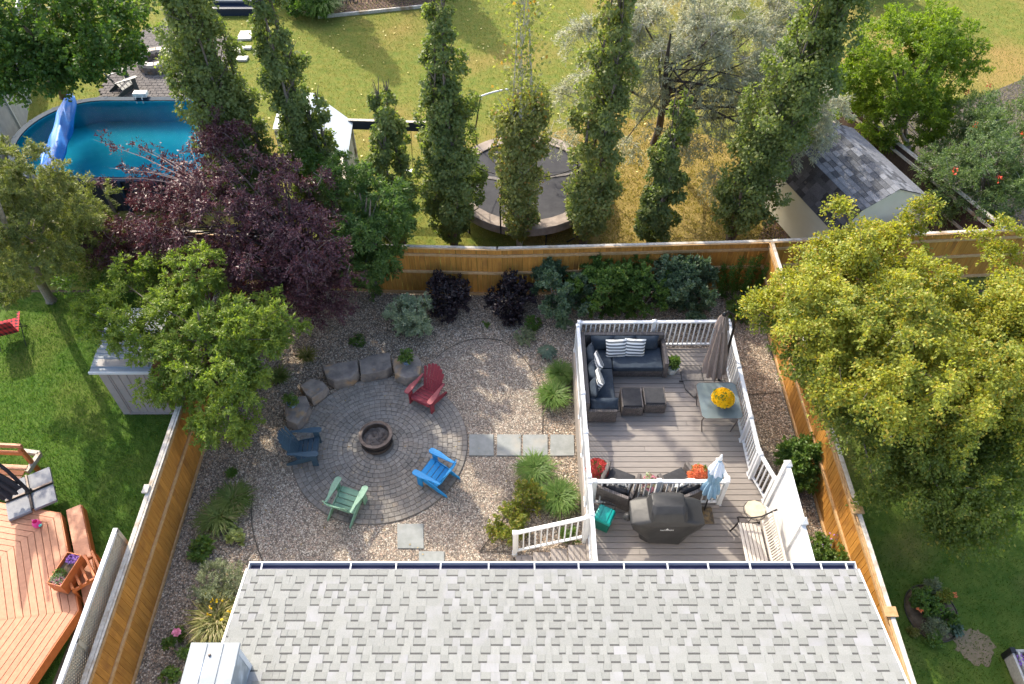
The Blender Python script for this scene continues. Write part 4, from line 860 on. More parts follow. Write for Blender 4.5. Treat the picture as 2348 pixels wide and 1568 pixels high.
# branch of the purple tree reaching over the pool
pt = bpy.data.objects['purple_tree']; cps = []; mb = MB()
for x_, y_, n_ in ((215, 320, 5), (300, 330, 6), (345, 345, 5), (390, 360, 6), (250, 385, 5), (300, 392, 6), (350, 385, 6), (400, 400, 6), (430, 320, 4), (420, 375, 6), (200, 410, 3)):
    c = at(x_, y_, 3.6); s = at(470, 430, 4.1); mb.tube([s, s.lerp(c, .5)+Vector((0, 0, .15)), c], [.022, .012, .004], 4, False)
    for k in range(n_): cps.append(c.lerp(s, random.uniform(0, .35))+Vector((random.uniform(-.22, .22), random.uniform(-.15, .15), random.uniform(-.1, .1))))
tag(mb.build('pool_branches', M['purpletwig'], pt), kind='stuff')
foliage('branch_leaves', [list(c) for c in cps], [.2]*len(cps), 1700, .11, .035, M['l_purple'], pt, up=.8, T=5, outw=.1)
tree('green_ash_tree', 'fresh green small tree between the purple tree and the back fence', 'tree', B0(855, 665), W_(800, 440, 4),
     [lobe(790, 410, 3.7, .85, .7, .6), lobe(860, 470, 3.2, .95, .8, .9), lobe(830, 560, 2.6, .8, .6, .9), lobe(720, 380, 3.4, .4, .4, .5), lobe(880, 590, 1.7, .55, .4, .7), lobe(910, 480, 2.6, .4, .4, .5), lobe(850, 640, 1.0, .45, .3, .5)],
     130, (.2, .42), 30000, .10, .042, 'l_ash', nl=26, r0=.07, T=9, droop=.35, stems=3)
tree('maple_tree', 'dark green maple over the neighbours pool lawn at the top left corner', 'tree', B0(150, 222), W_(60, 60, 5.6),
     [lobe(120, 60, 4.8, 2.6, 1.9, 1.6), lobe(225, 40, 4.4, 1.35, 1.4, 1.3), lobe(50, 130, 4.2, 1.8, 1.2, 1.0), lobe(165, 120, 4.0, 1.1, .9, .8), lobe(20, 190, 3.6, .9, .5, .5)],
     190, (.35, .65), 42000, .115, .10, 'l_maple', nl=40, r0=.17, T=12)
tree('conifer_tree', 'tall olive conifer with bare pale trunk at the left edge', 'tree', B0(118, 690), W_(-20, 440, 6.6),
     [lobe(40, 400, 5.6, .9, .7, 1.3), lobe(60, 480, 4.6, 1.5, 1.0, 1.0), lobe(140, 470, 4.0, 1.2, .8, .8), lobe(60, 560, 3.8, 1.4, .9, .8), lobe(180, 560, 2.6, 1.1, .7, .9), lobe(200, 520, 3.0, .8, .6, .5), lobe(10, 640, 2.8, .8, .6, .8), lobe(-60, 520, 5, 1.6, 1.4, 1.6)],
     420, (.18, .42), 110000, .085, .024, 'l_juni', bark='bark_mid', nl=10, r0=.12, T=5, jit=.05, outw=.9, shell=.3)
tree('green_shrub', 'dark leafy shrub behind the conifer trunk beside the pool fence', 'shrub', B0(250, 640), W_(240, 560, 2),
     [lobe(250, 600, 1.2, 1.5, .8, 1.1), lobe(190, 650, .9, .9, .5, .8), lobe(310, 610, 1.2, .9, .6, 1.0)], 70, (.25, .45), 14000, .08, .045, 'l_maple', nl=10, r0=.04, stems=3)
tree('silver_willow', 'silvery tree with tangled grey branches behind the trampoline', 'tree', B0(1500, 330), W_(1540, 80, 5.8),
     [lobe(1560, 60, 5.2, 2.2, 1.4, 1.2), lobe(1700, 130, 4.4, 1.8, 1.3, 1.0), lobe(1460, 60, 5.0, .9, .8, .9), lobe(1800, 60, 4.6, 1.2, 1.2, 1.0), lobe(1640, 240, 3.2, 1.2, .9, .8), lobe(1560, 330, 2.2, .8, .6, .6), lobe(1330, 190, 4.0, .6, .5, .5), lobe(1320, 60, 5, .6, .5, .4), lobe(1870, 240, 4.0, 1.0, .9, .9), lobe(1830, 320, 3.1, 1.2, .6, .5), lobe(1300, 300, 2.4, .6, .4, .3), lobe(1460, 340, 1.9, .5, .4, .35), lobe(1610, 400, 1.4, .6, .4, .35), lobe(1500, 270, 2.8, .5, .4, .4), lobe(1760, 200, 3.6, 1.2, .9, .8), lobe(1560, 140, 4.2, 1.1, .8, .8), lobe(1490, 190, 3.6, .7, .6, .7), lobe(1640, 60, 5.0, 1.2, .9, .9)],
     330, (.35, .65), 85000, .12, .03, 'l_silver', bark='bark_dark', nl=30, r0=.13, T=7, ntw=900, twm='twig', droop=.6, shell=.35, outw=.5, up=.9)
tree('amur_maple', 'bright lime-topped rounded tree above the barn shed', 'tree', B0(2075, 330), W_(2060, 150, 4.2),
     [lobe(2060, 150, 3.4, 2.0, 1.7, 1.5), lobe(2160, 120, 3.5, 1.4, 1.2, 1.0), lobe(2080, 270, 2.2, 1.5, 1.0, 1.2), lobe(1980, 200, 2.6, 1.0, 1.0, 1.0), lobe(2110, 60, 3.8, .9, .8, .6)],
     240, (.25, .5), 72000, .09, .045, 'l_amur', nl=30, r0=.07, T=9, stems=4, up=.5)
tree('rowan_tree', 'feathery green rowan with orange berries at the right edge', 'tree', B0(2270, 520), W_(2300, 350, 3.6),
     [lobe(2260, 400, 2.6, 1.4, 1.1, 1.2), lobe(2310, 260, 3.2, 1.2, 1.2, 1.0), lobe(2180, 400, 2.0, .9, .7, .9), lobe(2340, 340, 3.0, 1.4, 1.3, 1.2), lobe(2250, 480, 1.3, 1.2, .5, .9), lobe(2200, 300, 2.2, 1.0, 1.0, .9)],
     200, (.25, .5), 62000, .085, .03, 'l_rowan', nl=40, r0=.05, T=12, ntw=160, twm='twig', stems=4)
ro = bpy.data.objects['rowan_tree']; Pb = []
for x_, y_ in ((2236, 287), (2347, 308), (2189, 392), (2216, 212), (2267, 196), (2100, 631), (2290, 410)):
    c = at(x_, y_, 3.3)
    for k in range(14): Pb.append(list(c+Vector(rdir(1)[0])*.07))
Pb = np.array(Pb); tag(put('berries', leaf_mesh('berries', Pb, rdir(len(Pb)), rdir(len(Pb))+[0, 0, 1], .06, .05, M['p_berry']), ro), kind='stuff')
# trees beyond the top of the picture that cast the long shadows
for x_, y_, h_, r_, l in ((-9.6, 33.9, 7.0, 1.9, 'dark spruce standing just beyond the mulch bed'), (-5.0, 35.4, 6.8, 2.0, 'dark spruce beyond the lawn above the dense poplar'), (6.0, 38, 6.5, 2.4, 'dark spruce beyond the silver tree'), (15.5, 34.5, 4.5, 1.6, 'dark spruce beyond the lime-topped tree')):
    cp = []; crr = []
    for k in range(150): f = random.random()**.7; rr_ = r_*(1-f*.93)*random.uniform(.5, 1); a = random.uniform(0, 6.28); cp.append((x_+rr_*math.cos(a), y_+1.5+rr_*math.sin(a), .3+f*h_)); crr.append(.25+.25*(1-f))
    t = thing('spruce_tree', l, 'tree', (x_, y_+1.5, 0), 0, 'spruces beyond the far lawn'); MB().tube([(x_, y_+1.5, 0), (x_, y_+1.5, h_)], [.14, .02], 8).build('trunk', M['bark'], t)
    foliage('crown', cp, crr, 24000, .17, .09, M['l_maple'], t)
# ------------------------------------------------------------ shrubs and plants
def shrub(name, label, x, y, r, h, n, lm, L=.06, W=.04, K=26, grp=None, cr=(.14, .24), cat='shrub', T=8, sy=1, zc=None, up=.6, bark='twig', extra=None, ry=None):
    r *= 1.16; h *= 1.1; n = int(n*1.25)
    bx, by = B0(x, y, h*.45); ry = ry or r*sy
    t = thing(name, label, cat, (bx, by, 0), 0, grp)
    lob = [(bx, by, h*.5, r*.85, ry*.85, h*.45)]+(extra or [])
    cp = lobes_pts(lob, K, .35); crr = rng.uniform(cr[0], cr[1], K)*min(1.3, r/.45)
    mb = MB()
    for i in range(min(10, K)): c = Vector(cp[i]); b = Vector((bx+random.uniform(-.06, .06), by+random.uniform(-.06, .06), -.02)); mb.tube([b, b.lerp(c, .5)+Vector((0, 0, .1*h)), c], [.014, .009, .004], 5, False)
    mb.build('stems', M[bark], t); foliage('foliage', cp, crr, n, L, W, M[lm], t, up=up, T=T); return t
shrub('dogwood_shrub', 'pale variegated rounded shrub left of the dark ninebarks', 941, 722, .56, 1.1, 14000, 'l_varieg', .06, .03, 40)
shrub('ninebark_shrub', 'left of the two almost black ninebark shrubs by the back fence', 1028, 685, .56, 1.2, 6500, 'l_nine', .07, .055, 34, 'almost black ninebark shrubs by the back fence')
shrub('ninebark_shrub', 'right of the two almost black ninebark shrubs by the back fence', 1168, 688, .54, 1.2, 6500, 'l_nine', .07, .055, 34, 'almost black ninebark shrubs by the back fence')
G_ = 'blue-green bushes along the back fence'
shrub('lilac_bush', 'leftmost blue-green bush of the row along the back fence', 1275, 675, .88, 1.5, 14500, 'l_lilac', .085, .05, 36, G_)
shrub('lilac_bush', 'mid-green tall bush second in the row behind the sofa railing', 1375, 660, .88, 1.6, 14500, 'l_green', .08, .05, 40, G_)
shrub('lilac_bush', 'fresh green low bush third in the row along the back fence', 1480, 664, .86, 1.45, 14000, 'l_green', .07, .045, 30, G_)
shrub('lilac_bush', 'dark blue-green bush near the corner behind the deck', 1590, 664, .9, 1.5, 15000, 'l_lilac', .085, .05, 40, G_)
shrub('lilac_bush', 'narrow green bush filling the gap behind the middle of the hedge', 1430, 640, .55, 1.6, 6500, 'l_green', .08, .05, 30, G_)
shrub('lilac_bush', 'narrow blue-green bush close to the fence between the last two hedge bushes', 1535, 645, .5, 1.5, 6000, 'l_lilac', .085, .05, 30, G_)
shrub('low_shrub', 'dark low bush beneath the folded tan parasol behind the deck', 1690, 715, .3, .6, 1800, 'l_green', .06, .04, 14)
ft = thing('goldenrod_plant', 'tall upright ferny green spikes in the back right fence corner', 'plant', (*B0(1690, 690), 0))
cp = []
for dx, dy, h_ in ((-.45, .2, 1.1), (-.3, 0, 1.3), (-.1, .15, 1.4), (.1, 0, 1.5), (.3, .15, 1.5), (.5, 0, 1.3), (.65, .1, 1.4), (-.6, 0, .9)):
    b = Vector((ft.location.x+dx*.5, ft.location.y+dy, 0)); tp = b+Vector((dx*.7, .1, h_)); MB().tube([b, b.lerp(tp, .5), tp], [.01, .007, .003], 5, False).build('stem', M['l_fern'], ft)
    cp += [list(b.lerp(tp, f)) for f in np.linspace(.25, 1, 14)]
foliage('foliage', cp, [.11]*len(cp), 5200, .07, .022, M['l_fern'], ft, up=.4)
shrub('bush', 'round bright green bush between the privacy wall and the right fence', 1840, 1060, .52, 1.0, 8000, 'l_green', .075, .05, 36, sy=1.15)
bb = shrub('bush', 'green bush with small blue flowers at the corner of the roof', 1906, 1272, .5, .8, 7000, 'l_green', .06, .035, 30)
Pf = np.array([[bb.location.x, bb.location.y, .55]])+rdir(60)*[.45, .4, .3]; put('blue_flowers', leaf_mesh('blue_flowers', Pf, rdir(60), rdir(60)+[0, 0, 1], .04, .04, M['p_purple']), bb)
def blades(name, label, x, y, r, h, n, lm, w=.018, grp=None, cat='plant', flowers=None, z0=0, parent=None, loc=None, part='leaves'):
    r *= 1.42; h *= 1.25; n = int(n*1.5); w *= 1.25
    bx, by = loc or B0(x, y, h*.3)
    t = parent or thing(name, label, cat, (bx, by, z0), 0, grp)
    a = rng.uniform(0, 2*np.pi, n); reach = r*rng.uniform(.35, 1.1, n); hh = h*rng.uniform(.6, 1.15, n); b = rng.normal(size=(n, 2))*r*.12
    S = np.stack([-np.sin(a), np.cos(a), np.zeros(n)], 1)*w*.5; V = []
    for f in (0, .33, .7, 1.):
        zc = hh*(1.9*f-1.25*f*f) ; rd = reach*f**1.25
        c = np.stack([bx+b[:, 0]+np.cos(a)*rd, by+b[:, 1]+np.sin(a)*rd, z0+np.maximum(zc, .01)], 1); k = (1, 1.1, .8, .1)[int(f*3+.01)]
        V += [c-S*k, c+S*k]
    V = np.stack(V, 1); F = np.array([[0, 1, 3, 2], [2, 3, 5, 4], [4, 5, 7, 6]])
    put(part, np_mesh(part, V, F, M[lm]), t)
    if flowers:
        k = flowers[1]; Pf = np.stack([bx+rng.normal(size=k)*r*.45, by+rng.normal(size=k)*r*.45, z0+h*rng.uniform(.8, 1.2, k)], 1).repeat(7, 0)+rdir(k*7)*.025
        tag(put('flowers', leaf_mesh('flowers', Pf, rdir(len(Pf)), rdir(len(Pf))+[0, 0, 1], .05, .03, M[flowers[0]]), t), kind='stuff')
    return t
blades('daylily_plant', 'strappy green daylily beside the black edging on the left', 537, 1150, .36, .38, 420, 'l_blade', .02)
blades('daylily_plant', 'wide sprawling daylily just left of the lime-leaved plant', 503, 1188, .38, .35, 400, 'l_blade', .022)
blades('daylily_plant', 'golden daylily with yellow flowers beside the roof and the sage shrub', 500, 1425, .44, .42, 620, 'l_bladey', .02, flowers=('p_yel', 9))
blades('daylily_plant', 'yellow-tipped small daylily behind the dark middle boulder', 705, 818, .24, .28, 170, 'l_bladey', .014)
blades('daylily_plant', 'dark strappy clump behind the tan sunlit boulder', 640, 866, .26, .3, 220, 'l_blade', .014)
blades('ornamental_grass', 'dark green grass clump at the left side of the deck below the hosta', 1283, 862, .30, .42, 750, 'l_grass', .012)
blades('ornamental_grass', 'bright green arching daylily clump below the dark grass clump', 1268, 912, .34, .4, 650, 'l_grass', .016)
blades('ornamental_grass', 'grass clump just below the row of stepping slabs', 1226, 1082, .36, .42, 900, 'l_grass', .012)
blades('ornamental_grass', 'round fountain grass clump beside the deck stairs', 1281, 1146, .37, .45, 950, 'l_grass', .012)
blades('small_grass', 'tiny dark green tuft alone in the gravel left of the paved circle', 532, 1086, .12, .14, 230, 'l_grass', .012)
blades('ornamental_grass', 'arching grass on the far lawn beside the mulch bed', 738, 22, .7, .7, 700, 'l_grass', .035)
shrub('spirea_bush', 'golden-tipped spirea between the grass clumps and the stair', 1206, 1150, .42, .6, 4500, 'l_gold', .05, .03, 26, 'golden spireas beside the stairs')
shrub('spirea_bush', 'lower golden-green spirea reaching the foot of the stair railing', 1172, 1208, .40, .5, 4500, 'l_gold', .05, .03, 26, 'golden spireas beside the stairs')
shrub('low_shrub', 'little green shrub behind the stair railing', 1305, 1225, .2, .35, 900, 'l_green', .05, .03, 10)
shrub('juniper_shrub', 'sage grey-green spreading shrub beside the roof corner', 500, 1342, .52, .55, 10000, 'l_sage', .045, .014, 40, cr=(.12, .2))
shrub('hosta_plant', 'dark green broad-leaved plant near the left fence', 467, 1254, .24, .3, 420, 'l_green', .13, .06, 12, cat='plant')
shrub('lady_mantle_plant', 'lime green round-leaved plant by the black edging', 541, 1228, .22, .2, 230, 'l_lime', .11, .11, 12, cat='plant', cr=(.08, .14))
shrub('small_plant', 'small green plant at the bottom beside the chimney', 389, 1552, .16, .3, 350, 'l_green', .08, .05, 10, cat='plant')
shrub('small_plant', 'grassy green plant against the chimney chase', 432, 1500, .16, .3, 400, 'l_green', .08, .03, 10, cat='plant')
rs_ = shrub('rose_bush', 'dark small rose bush with one pink bloom near the left fence', 396, 1468, .2, .4, 700, 'l_maple', .06, .04, 12)
c = at(404, 1449, .5); P = np.array([list(c)])+rdir(110)*.045; put('bloom', leaf_mesh('bloom', P, rdir(110), rdir(110)+[0, 0, 1], .06, .06, M['p_pink']), rs_)
hb = thing('hosta_plant', 'blue-green striped hosta left of the deck', 'plant', (*B0(1254, 810, .1), 0)); hx, hy = hb.location.x, hb.location.y
n = 130; a = rng.uniform(0, 6.28, n); r_ = rng.uniform(.02, .16, n); P = np.stack([hx+r_*np.cos(a), hy+r_*np.sin(a), .3-r_*.8], 1); D = np.stack([np.cos(a), np.sin(a), -.25+0*a], 1); put('leaves', leaf_mesh('leaves', P, D, np.tile([0, 0, 1.], (n, 1))+rdir(n)*.3, .15, .075, M['l_hosta']), hb)
shrub('sedum_plant', 'clumped grey-green sedum below the right ninebark', 1203, 772, .24, .28, 1400, 'l_sage', .045, .04, 18, cat='plant')
shrub('small_plant', 'dark green leafy tuft behind the sedum', 1222, 742, .2, .3, 900, 'l_green', .05, .04, 12, cat='plant')
shrub('small_plant', 'low green cushion plant alone behind the middle boulder', 820, 782, .19, .2, 900, 'l_green', .045, .02, 14, cat='plant')
shrub('small_plant', 'tiny green sprout between the two ninebarks', 1111, 745, .1, .12, 220, 'l_green', .04, .03, 8, cat='plant')
shrub('small_plant', 'sparse small plant in the gravel right of the deck', 1766, 800, .14, .3, 260, 'l_green', .05, .03, 9, cat='plant')
shrub('small_plant', 'spreading green plant at the foot of the right fence by the roof corner', 1925, 1330, .2, .4, 600, 'l_green', .06, .04, 12, cat='plant')
shrub('low_shrub', 'dark clipped shrub at the top of the picture beside the steps', 700, 10, .9, .9, 5000, 'l_maple', .09, .06, 30)
# round flower bed
fb = thing('flower_bed', 'round edged flower bed in the right lawn', 'flower bed', (*B0(2135, 1405), 0)); cx, cy = fb.location.x, fb.location.y
MB().lathe([(.62, -.02), (.55, .05), (.001, .07)], (cx, cy, 0), 36, .88, 1).build('soil_mound', M['soil'], fb); MB().lathe([(.6, -.02), (.6, .02), (.615, .02), (.615, -.02)], (cx, cy, 0), 48, .9, 1.02, cap=False).build('edging_ring', M['blackp'], fb)
def clump(part, x, y, r, h, n, lm, L, W, K=14):
    bx, by = B0(x, y, h*.4); cp = lobes_pts([(bx, by, h*.5, r*.7, r*.7, h*.4)], K, .3); return foliage(part, cp, [r*.4]*K, n, L, W, M[lm], fb)
clump('dark_foliage', 2120, 1382, .36, .4, 3200, 'l_green', .055, .035, 22); clump('lime_foliage', 2160, 1368, .2, .4, 1200, 'l_gold', .05, .035); clump('grey_foliage', 2140, 1438, .3, .3, 2300, 'l_sage', .05, .012, 20)
clump('low_green', 2175, 1420, .2, .25, 900, 'l_green', .06, .05); clump('yellow_foliage', 2093, 1447, .12, .15, 350, 'l_bladey', .06, .02); clump('broad_leaves', 2187, 1440, .12, .2, 90, 'l_hosta', .11, .09); clump('back_foliage', 2140, 1345, .22, .3, 900, 'l_sage', .06, .03); clump('bottom_foliage', 2140, 1465, .2, .2, 700, 'l_green', .06, .03)
P = np.array([list(at(2189, 1360, .4)), list(at(2189, 1366, .4)), list(at(2112, 1400, .4)), list(at(2105, 1395, .4))]).repeat(12, 0)+rdir(48)*.02; put('orange_flowers', leaf_mesh('orange_flowers', P, rdir(48), rdir(48)+[0, 0, 1], .045, .035, M['p_or']), fb)
# raised planter at the right edge
rb = thing('raised_planter', 'weathered timber planter corner at the bottom right edge', 'planter', (*B0(2325, 1480), 0))
a = at(2316, 1488, .35); 
BX(a.x, a.x+1.4, a.y-.05, a.y, 0, .35).build('side_board', M['grey_wood'], rb, bevel=.004); BX(a.x, a.x+.05, a.y-1.6, a.y-.05, 0, .35).build('side_board', M['grey_wood'], rb, bevel=.004); BX(a.x+.12, a.x+.17, a.y-1.6, a.y-.05, 0, .35).build('side_board', M['grey_wood'], rb, bevel=.004)
BX(a.x-.03, a.x+.07, a.y-.08, a.y+.02, 0, .4).build('corner_post', M['black'], rb); BX(a.x+.17, a.x+1.4, a.y-1.6, a.y-.05, .0, .25).build('soil_fill', M['soil'], rb)
P = np.array([[a.x+.4, a.y-.2, .32]])+rdir(200)*[.35, .15, .1]; put('purple_flowers', leaf_mesh('purple_flowers', P, rdir(200), rdir(200)+[0, 0, 1], .05, .04, M['p_purple']), rb)
# ------------------------------------------------------------ pots
def pot(label, x, y, z, r, h, mt, plant, n, L, W, pr_, ph, cat='pot', fl=None, dense=None, name='planted_pot', grp=None, petalL=.03):
    p = at(x, y, z+h); t = thing(name, label, cat, (p.x, p.y, z), 0, grp)
    MB().lathe([(r*.7, 0), (r*.82, h*.3), (r, h*.92), (r*1.04, h), (r*.93, h), (r*.9, h*.9), (.001, h*.88)], n=26).build('pot', M[mt], t, local=True, smooth=40)
    cp = lobes_pts([(p.x, p.y, z+h+ph*.35, pr_*.75, pr_*.75, ph*.45)], 18, .3)
    foliage('foliage', cp, [pr_*.4]*18, n, L, W, M[plant], t)
    if fl:
        k = dense or 60; d = rdir(k); d[:, 2] = np.abs(d[:, 2])*.9; P = np.array([[p.x, p.y, z+h+ph*.1]])+d*[pr_, pr_, ph*.8]
        P = P.repeat(6, 0)+rdir(k*6)*.012; DD = rdir(k*6); tag(put('flowers', leaf_mesh('flowers', P, DD, np.repeat(d, 6, 0)*1.2+rdir(k*6)*.4, petalL, petalL*.7, M[fl]), t), kind='stuff')
    return t
pot('blue glazed pot of green leaves on the boulder beside the red chair', 931, 824, .36, .12, .16, 'pot_blue', 'l_green', 900, .06, .03, .22, .35)
pot('blue-grey pot with trailing plant on the lowest boulder', 668, 922, .36, .12, .15, 'pot_blue', 'l_green', 700, .06, .03, .2, .28)
pot('wide brown bowl with red and green leaves beneath the plum tree', 556, 985, 0, .24, .2, 'pot_br', 'l_green', 700, .07, .03, .28, .3, fl='p_red', dense=6)
pot('white pot of glossy green leaves beside the sofa on the deck', 1542, 838, DZ, .17, .24, 'pot_w', 'l_green', 700, .09, .045, .17, .42)
pot('pot of bright yellow chrysanthemums on the glass table', 1656, 916, 1.59, .13, .14, 'pot_br', 'l_green', 600, .05, .03, .25, .3, fl='p_yel', dense=1500, name='flower_pot', grp='chrysanthemum pots on the deck')
pot('pot of coral red chrysanthemums by the left deck railing', 1368, 1078, DZ+.0, .16, .38, 'pot_br', 'l_green', 600, .05, .03, .24, .3, fl='p_red', dense=1300, name='flower_pot', grp='chrysanthemum pots on the deck')
pot('pot of orange chrysanthemums beside the blue parasol', 1600, 1092, DZ+.0, .16, .4, 'pot_br', 'l_green', 600, .05, .03, .23, .3, fl='p_or', dense=1300, name='flower_pot', grp='chrysanthemum pots on the deck')
pot('planter with pale pink blooms between the two wicker armchairs', 1490, 1110, DZ+.0, .17, .38, 'pot_w', 'l_varieg', 700, .05, .035, .2, .22, fl='p_pink', dense=160)
# ------------------------------------------------------------ deck furniture
sf = thing('sectional_sofa', 'L-shaped wicker sectional sofa with charcoal cushions', 'sofa', (2.3, 12.4, DZ))
wk = M['wicker']; cu = M['cushion']; z = DZ
def WB(nm, a, m=wk, bev=.02, seg=2, p=None): return MB().box(*a).build(nm, m, p or sf, bevel=bev, seg=seg, smooth=40)
WB('seat_base', (1.84, 3.80, 12.32, 13.1, z+.04, z+.27)); WB('seat_base', (1.80, 2.50, 10.95, 12.31, z+.04, z+.27))
WB('back_frame', (1.78, 3.86, 13.1, 13.2, z+.04, z+.76)); WB('back_frame', (1.73, 1.83, 10.95, 13.2, z+.04, z+.76)); WB('arm', (3.78, 3.89, 12.28, 13.1, z+.04, z+.60)); WB('arm', (1.80, 2.50, 10.92, 11.0, z+.04, z+.48))
for a, b in ((2.52, 3.77),): WB('seat_cushion', (a, b, 12.29, 12.98, z+.27, z+.43), cu, .04, 3)
WB('seat_cushion', (1.85, 2.505, 12.29, 12.98, z+.27, z+.43), cu, .04, 3); WB('seat_cushion', (1.9, 2.49, 11.02, 12.27, z+.27, z+.43), cu, .04, 3)
def cushion(nm, c, sx, sy, sz, rot, m, parent, puff=.5, n=8):
    """pillow: a grid swelling towards its middle; x,y in its plane, z its thickness"""
    V = []; F = []
    for s in (1, -1):
        for i in range(n+1):
            for j in range(n+1):
                u, v = i/n*2-1, j/n*2-1; hgt = ((1-u**4)*(1-v**4))**.5; pin = 1-.07*(1-abs(u*v))*(max(abs(u), abs(v))**3)
                V.append((u*sx/2*pin, v*sy/2*pin, s*sz/2*hgt*(1+.12*math.sin(u*3+v*4))))
    for s in (0, 1):
        b = s*(n+1)**2
        for i in range(n):
            for j in range(n):
                q = [b+i*(n+1)+j, b+(i+1)*(n+1)+j, b+(i+1)*(n+1)+j+1, b+i*(n+1)+j+1]; F.append(q if s == 0 else q[::-1])
    me = MB().add(V, F).mesh(nm, M[m]); me.polygons.foreach_set('use_smooth', [True]*len(me.polygons))
    return put(nm, me, parent, world=Matrix.Translation(c) @ rot)
RX = lambda a: Matrix.Rotation(R(a), 4, 'X'); RZ_ = lambda a: Matrix.Rotation(R(a), 4, 'Z'); RY_ = lambda a: Matrix.Rotation(R(a), 4, 'Y')
for i, x_ in enumerate((2.28, 2.82, 3.4)): cushion('back_cushion', (x_, 12.98, z+.60), .6, .42, .2, RX(72), 'cushion', sf)
for y_ in (12.55, 12.0, 11.45): cushion('back_cushion', (1.93, y_, z+.60), .42, .56, .2, RY_(-72), 'cushion', sf)
cushion('arm_cushion', (2.2, 11.12, z+.52), .68, .3, .17, RX(50), 'cushion', sf)
for c, r_, l in (((2.62, 12.78, z+.60), RX(62) @ RZ_(2), 'striped pillow left of the pair against the sofa back'), ((3.08, 12.8, z+.60), RX(62) @ RZ_(-3), 'striped pillow right of the pair against the sofa back'),
               ((2.06, 12.25, z+.62), RZ_(14) @ RY_(-66) @ RZ_(90), 'striped pillow upper one on the left arm of the sofa'), ((2.05, 11.72, z+.62), RZ_(10) @ RY_(-68) @ RZ_(90), 'striped pillow lower one on the left arm of the sofa')):
    o = cushion('pillow', c, .54, .50, .18, r_, 'stripe', None); tag(o, l, 'pillow', 'grey and white striped pillows')
for x0, x1, y0, y1, l in ((2.64, 3.16, 11.12, 11.72, 'wicker ottoman nearer the sofa corner, left of the pair'), (3.19, 3.72, 11.2, 11.74, 'wicker ottoman on the right of the pair')):
    t = thing('ottoman', l, 'ottoman', ((x0+x1)/2, (y0+y1)/2, z), 0, 'wicker ottomans with charcoal cushions')
    WB('base', (x0, x1, y0, y1, z+.02, z+.34), wk, .025, 2, t); WB('cushion', (x0+.03, x1-.03, y0+.03, y1-.03, z+.335, z+.40), M['cushion2'], .025, 3, t)
    for s in (x0+.005, x1-.035): WB('side_trim', (s, s+.03, y0, y1, z+.33, z+.39), wk, .01, 2, t)
# wicker armchairs
def armchair(label, x, y, d, sp):
    t = thing('wicker_armchair', label, 'armchair', (x, y, DZ), facing(*d), 'wicker armchairs behind the cross railing')
    def L(nm, a, m=wk, bev=.02): return MB().box(*a).build(nm, m, t, local=True, bevel=bev, seg=2, smooth=40)
    L('seat_base', (-.33, .33, -.36, .3, .08, .3)); L('seat_cushion', (-.28, .28, -.37, .26, .3, .42), M['cushion2'], .04)
    for s in (-1, 1): L('arm', (s*.36-.045, s*.36+.045, -.36, .32, .05, .58))
    MB().add([(-.38, .28, .05), (.38, .28, .05), (.38, .36, .05), (-.38, .36, .05), (-.36, .42, .8), (.36, .42, .8), (.36, .5, .8), (-.36, .5, .8)], [(0,3,2,1),(4,5,6,7),(0,1,5,4),(1,2,6,5),(2,3,7,6),(3,0,4,7)]).build('back', wk, t, local=True, bevel=.02, seg=2)
    w = WM[t.name]; cushion('back_cushion', (0, 0, 0), .56, .46, .16, Matrix.Identity(4), 'cushion2', t).matrix_basis = Matrix.Translation((0, .27, .62)) @ RX(68)
    o = cushion('pillow', (0, 0, 0), .44, .42, .15, Matrix.Identity(4), 'stripe', None); o.matrix_basis = w @ Matrix.Translation((0, .13, .64)) @ RX(58); tag(o, sp, 'pillow', 'grey and white striped pillows')
armchair('dark wicker armchair behind the left half of the cross railing', *P2(1418, 1108, DZ+.45), (.42, .9), 'striped pillow on the left wicker armchair')
armchair('dark wicker armchair behind the right half of the cross railing', *P2(1560, 1108, DZ+.45), (-.42, .9), 'striped pillow on the right wicker armchair')
# table
tb = thing('glass_table', 'rectangular patio table with a pebbled glass top', 'table', (4.88, 11.08, DZ))
tx0, tx1, ty0, ty1, tz = 4.40, 5.36, 10.54, 11.60, 1.57
MB().prism([(tx0+.08, ty0), (tx1-.08, ty0), (tx1, ty0+.08), (tx1, ty1-.08), (tx1-.08, ty1), (tx0+.08, ty1), (tx0, ty1-.08), (tx0, ty0+.08)], tz, tz+.008).build('glass_top', M['glass'], tb)
MB().tube([(tx0+.08, ty0, tz), (tx1-.08, ty0, tz), (tx1, ty0+.08, tz), (tx1, ty1-.08, tz), (tx1-.08, ty1, tz), (tx0+.08, ty1, tz), (tx0, ty1-.08, tz), (tx0, ty0+.08, tz), (tx0+.08, ty0, tz)], .013, 6).build('rim', M['frame_metal'], tb)
for sx in (0, 1):
    for sy in (0, 1):
        x_ = tx0+.12+sx*(tx1-tx0-.24); y_ = ty0+.14+sy*(ty1-ty0-.28); MB().tube([(x_, y_, tz-.01), (x_-.06*(1-2*sx), y_, DZ+.45), (x_+.02*(1-2*sx), y_, DZ)], .016, 6).build('leg', M['frame_metal'], tb)
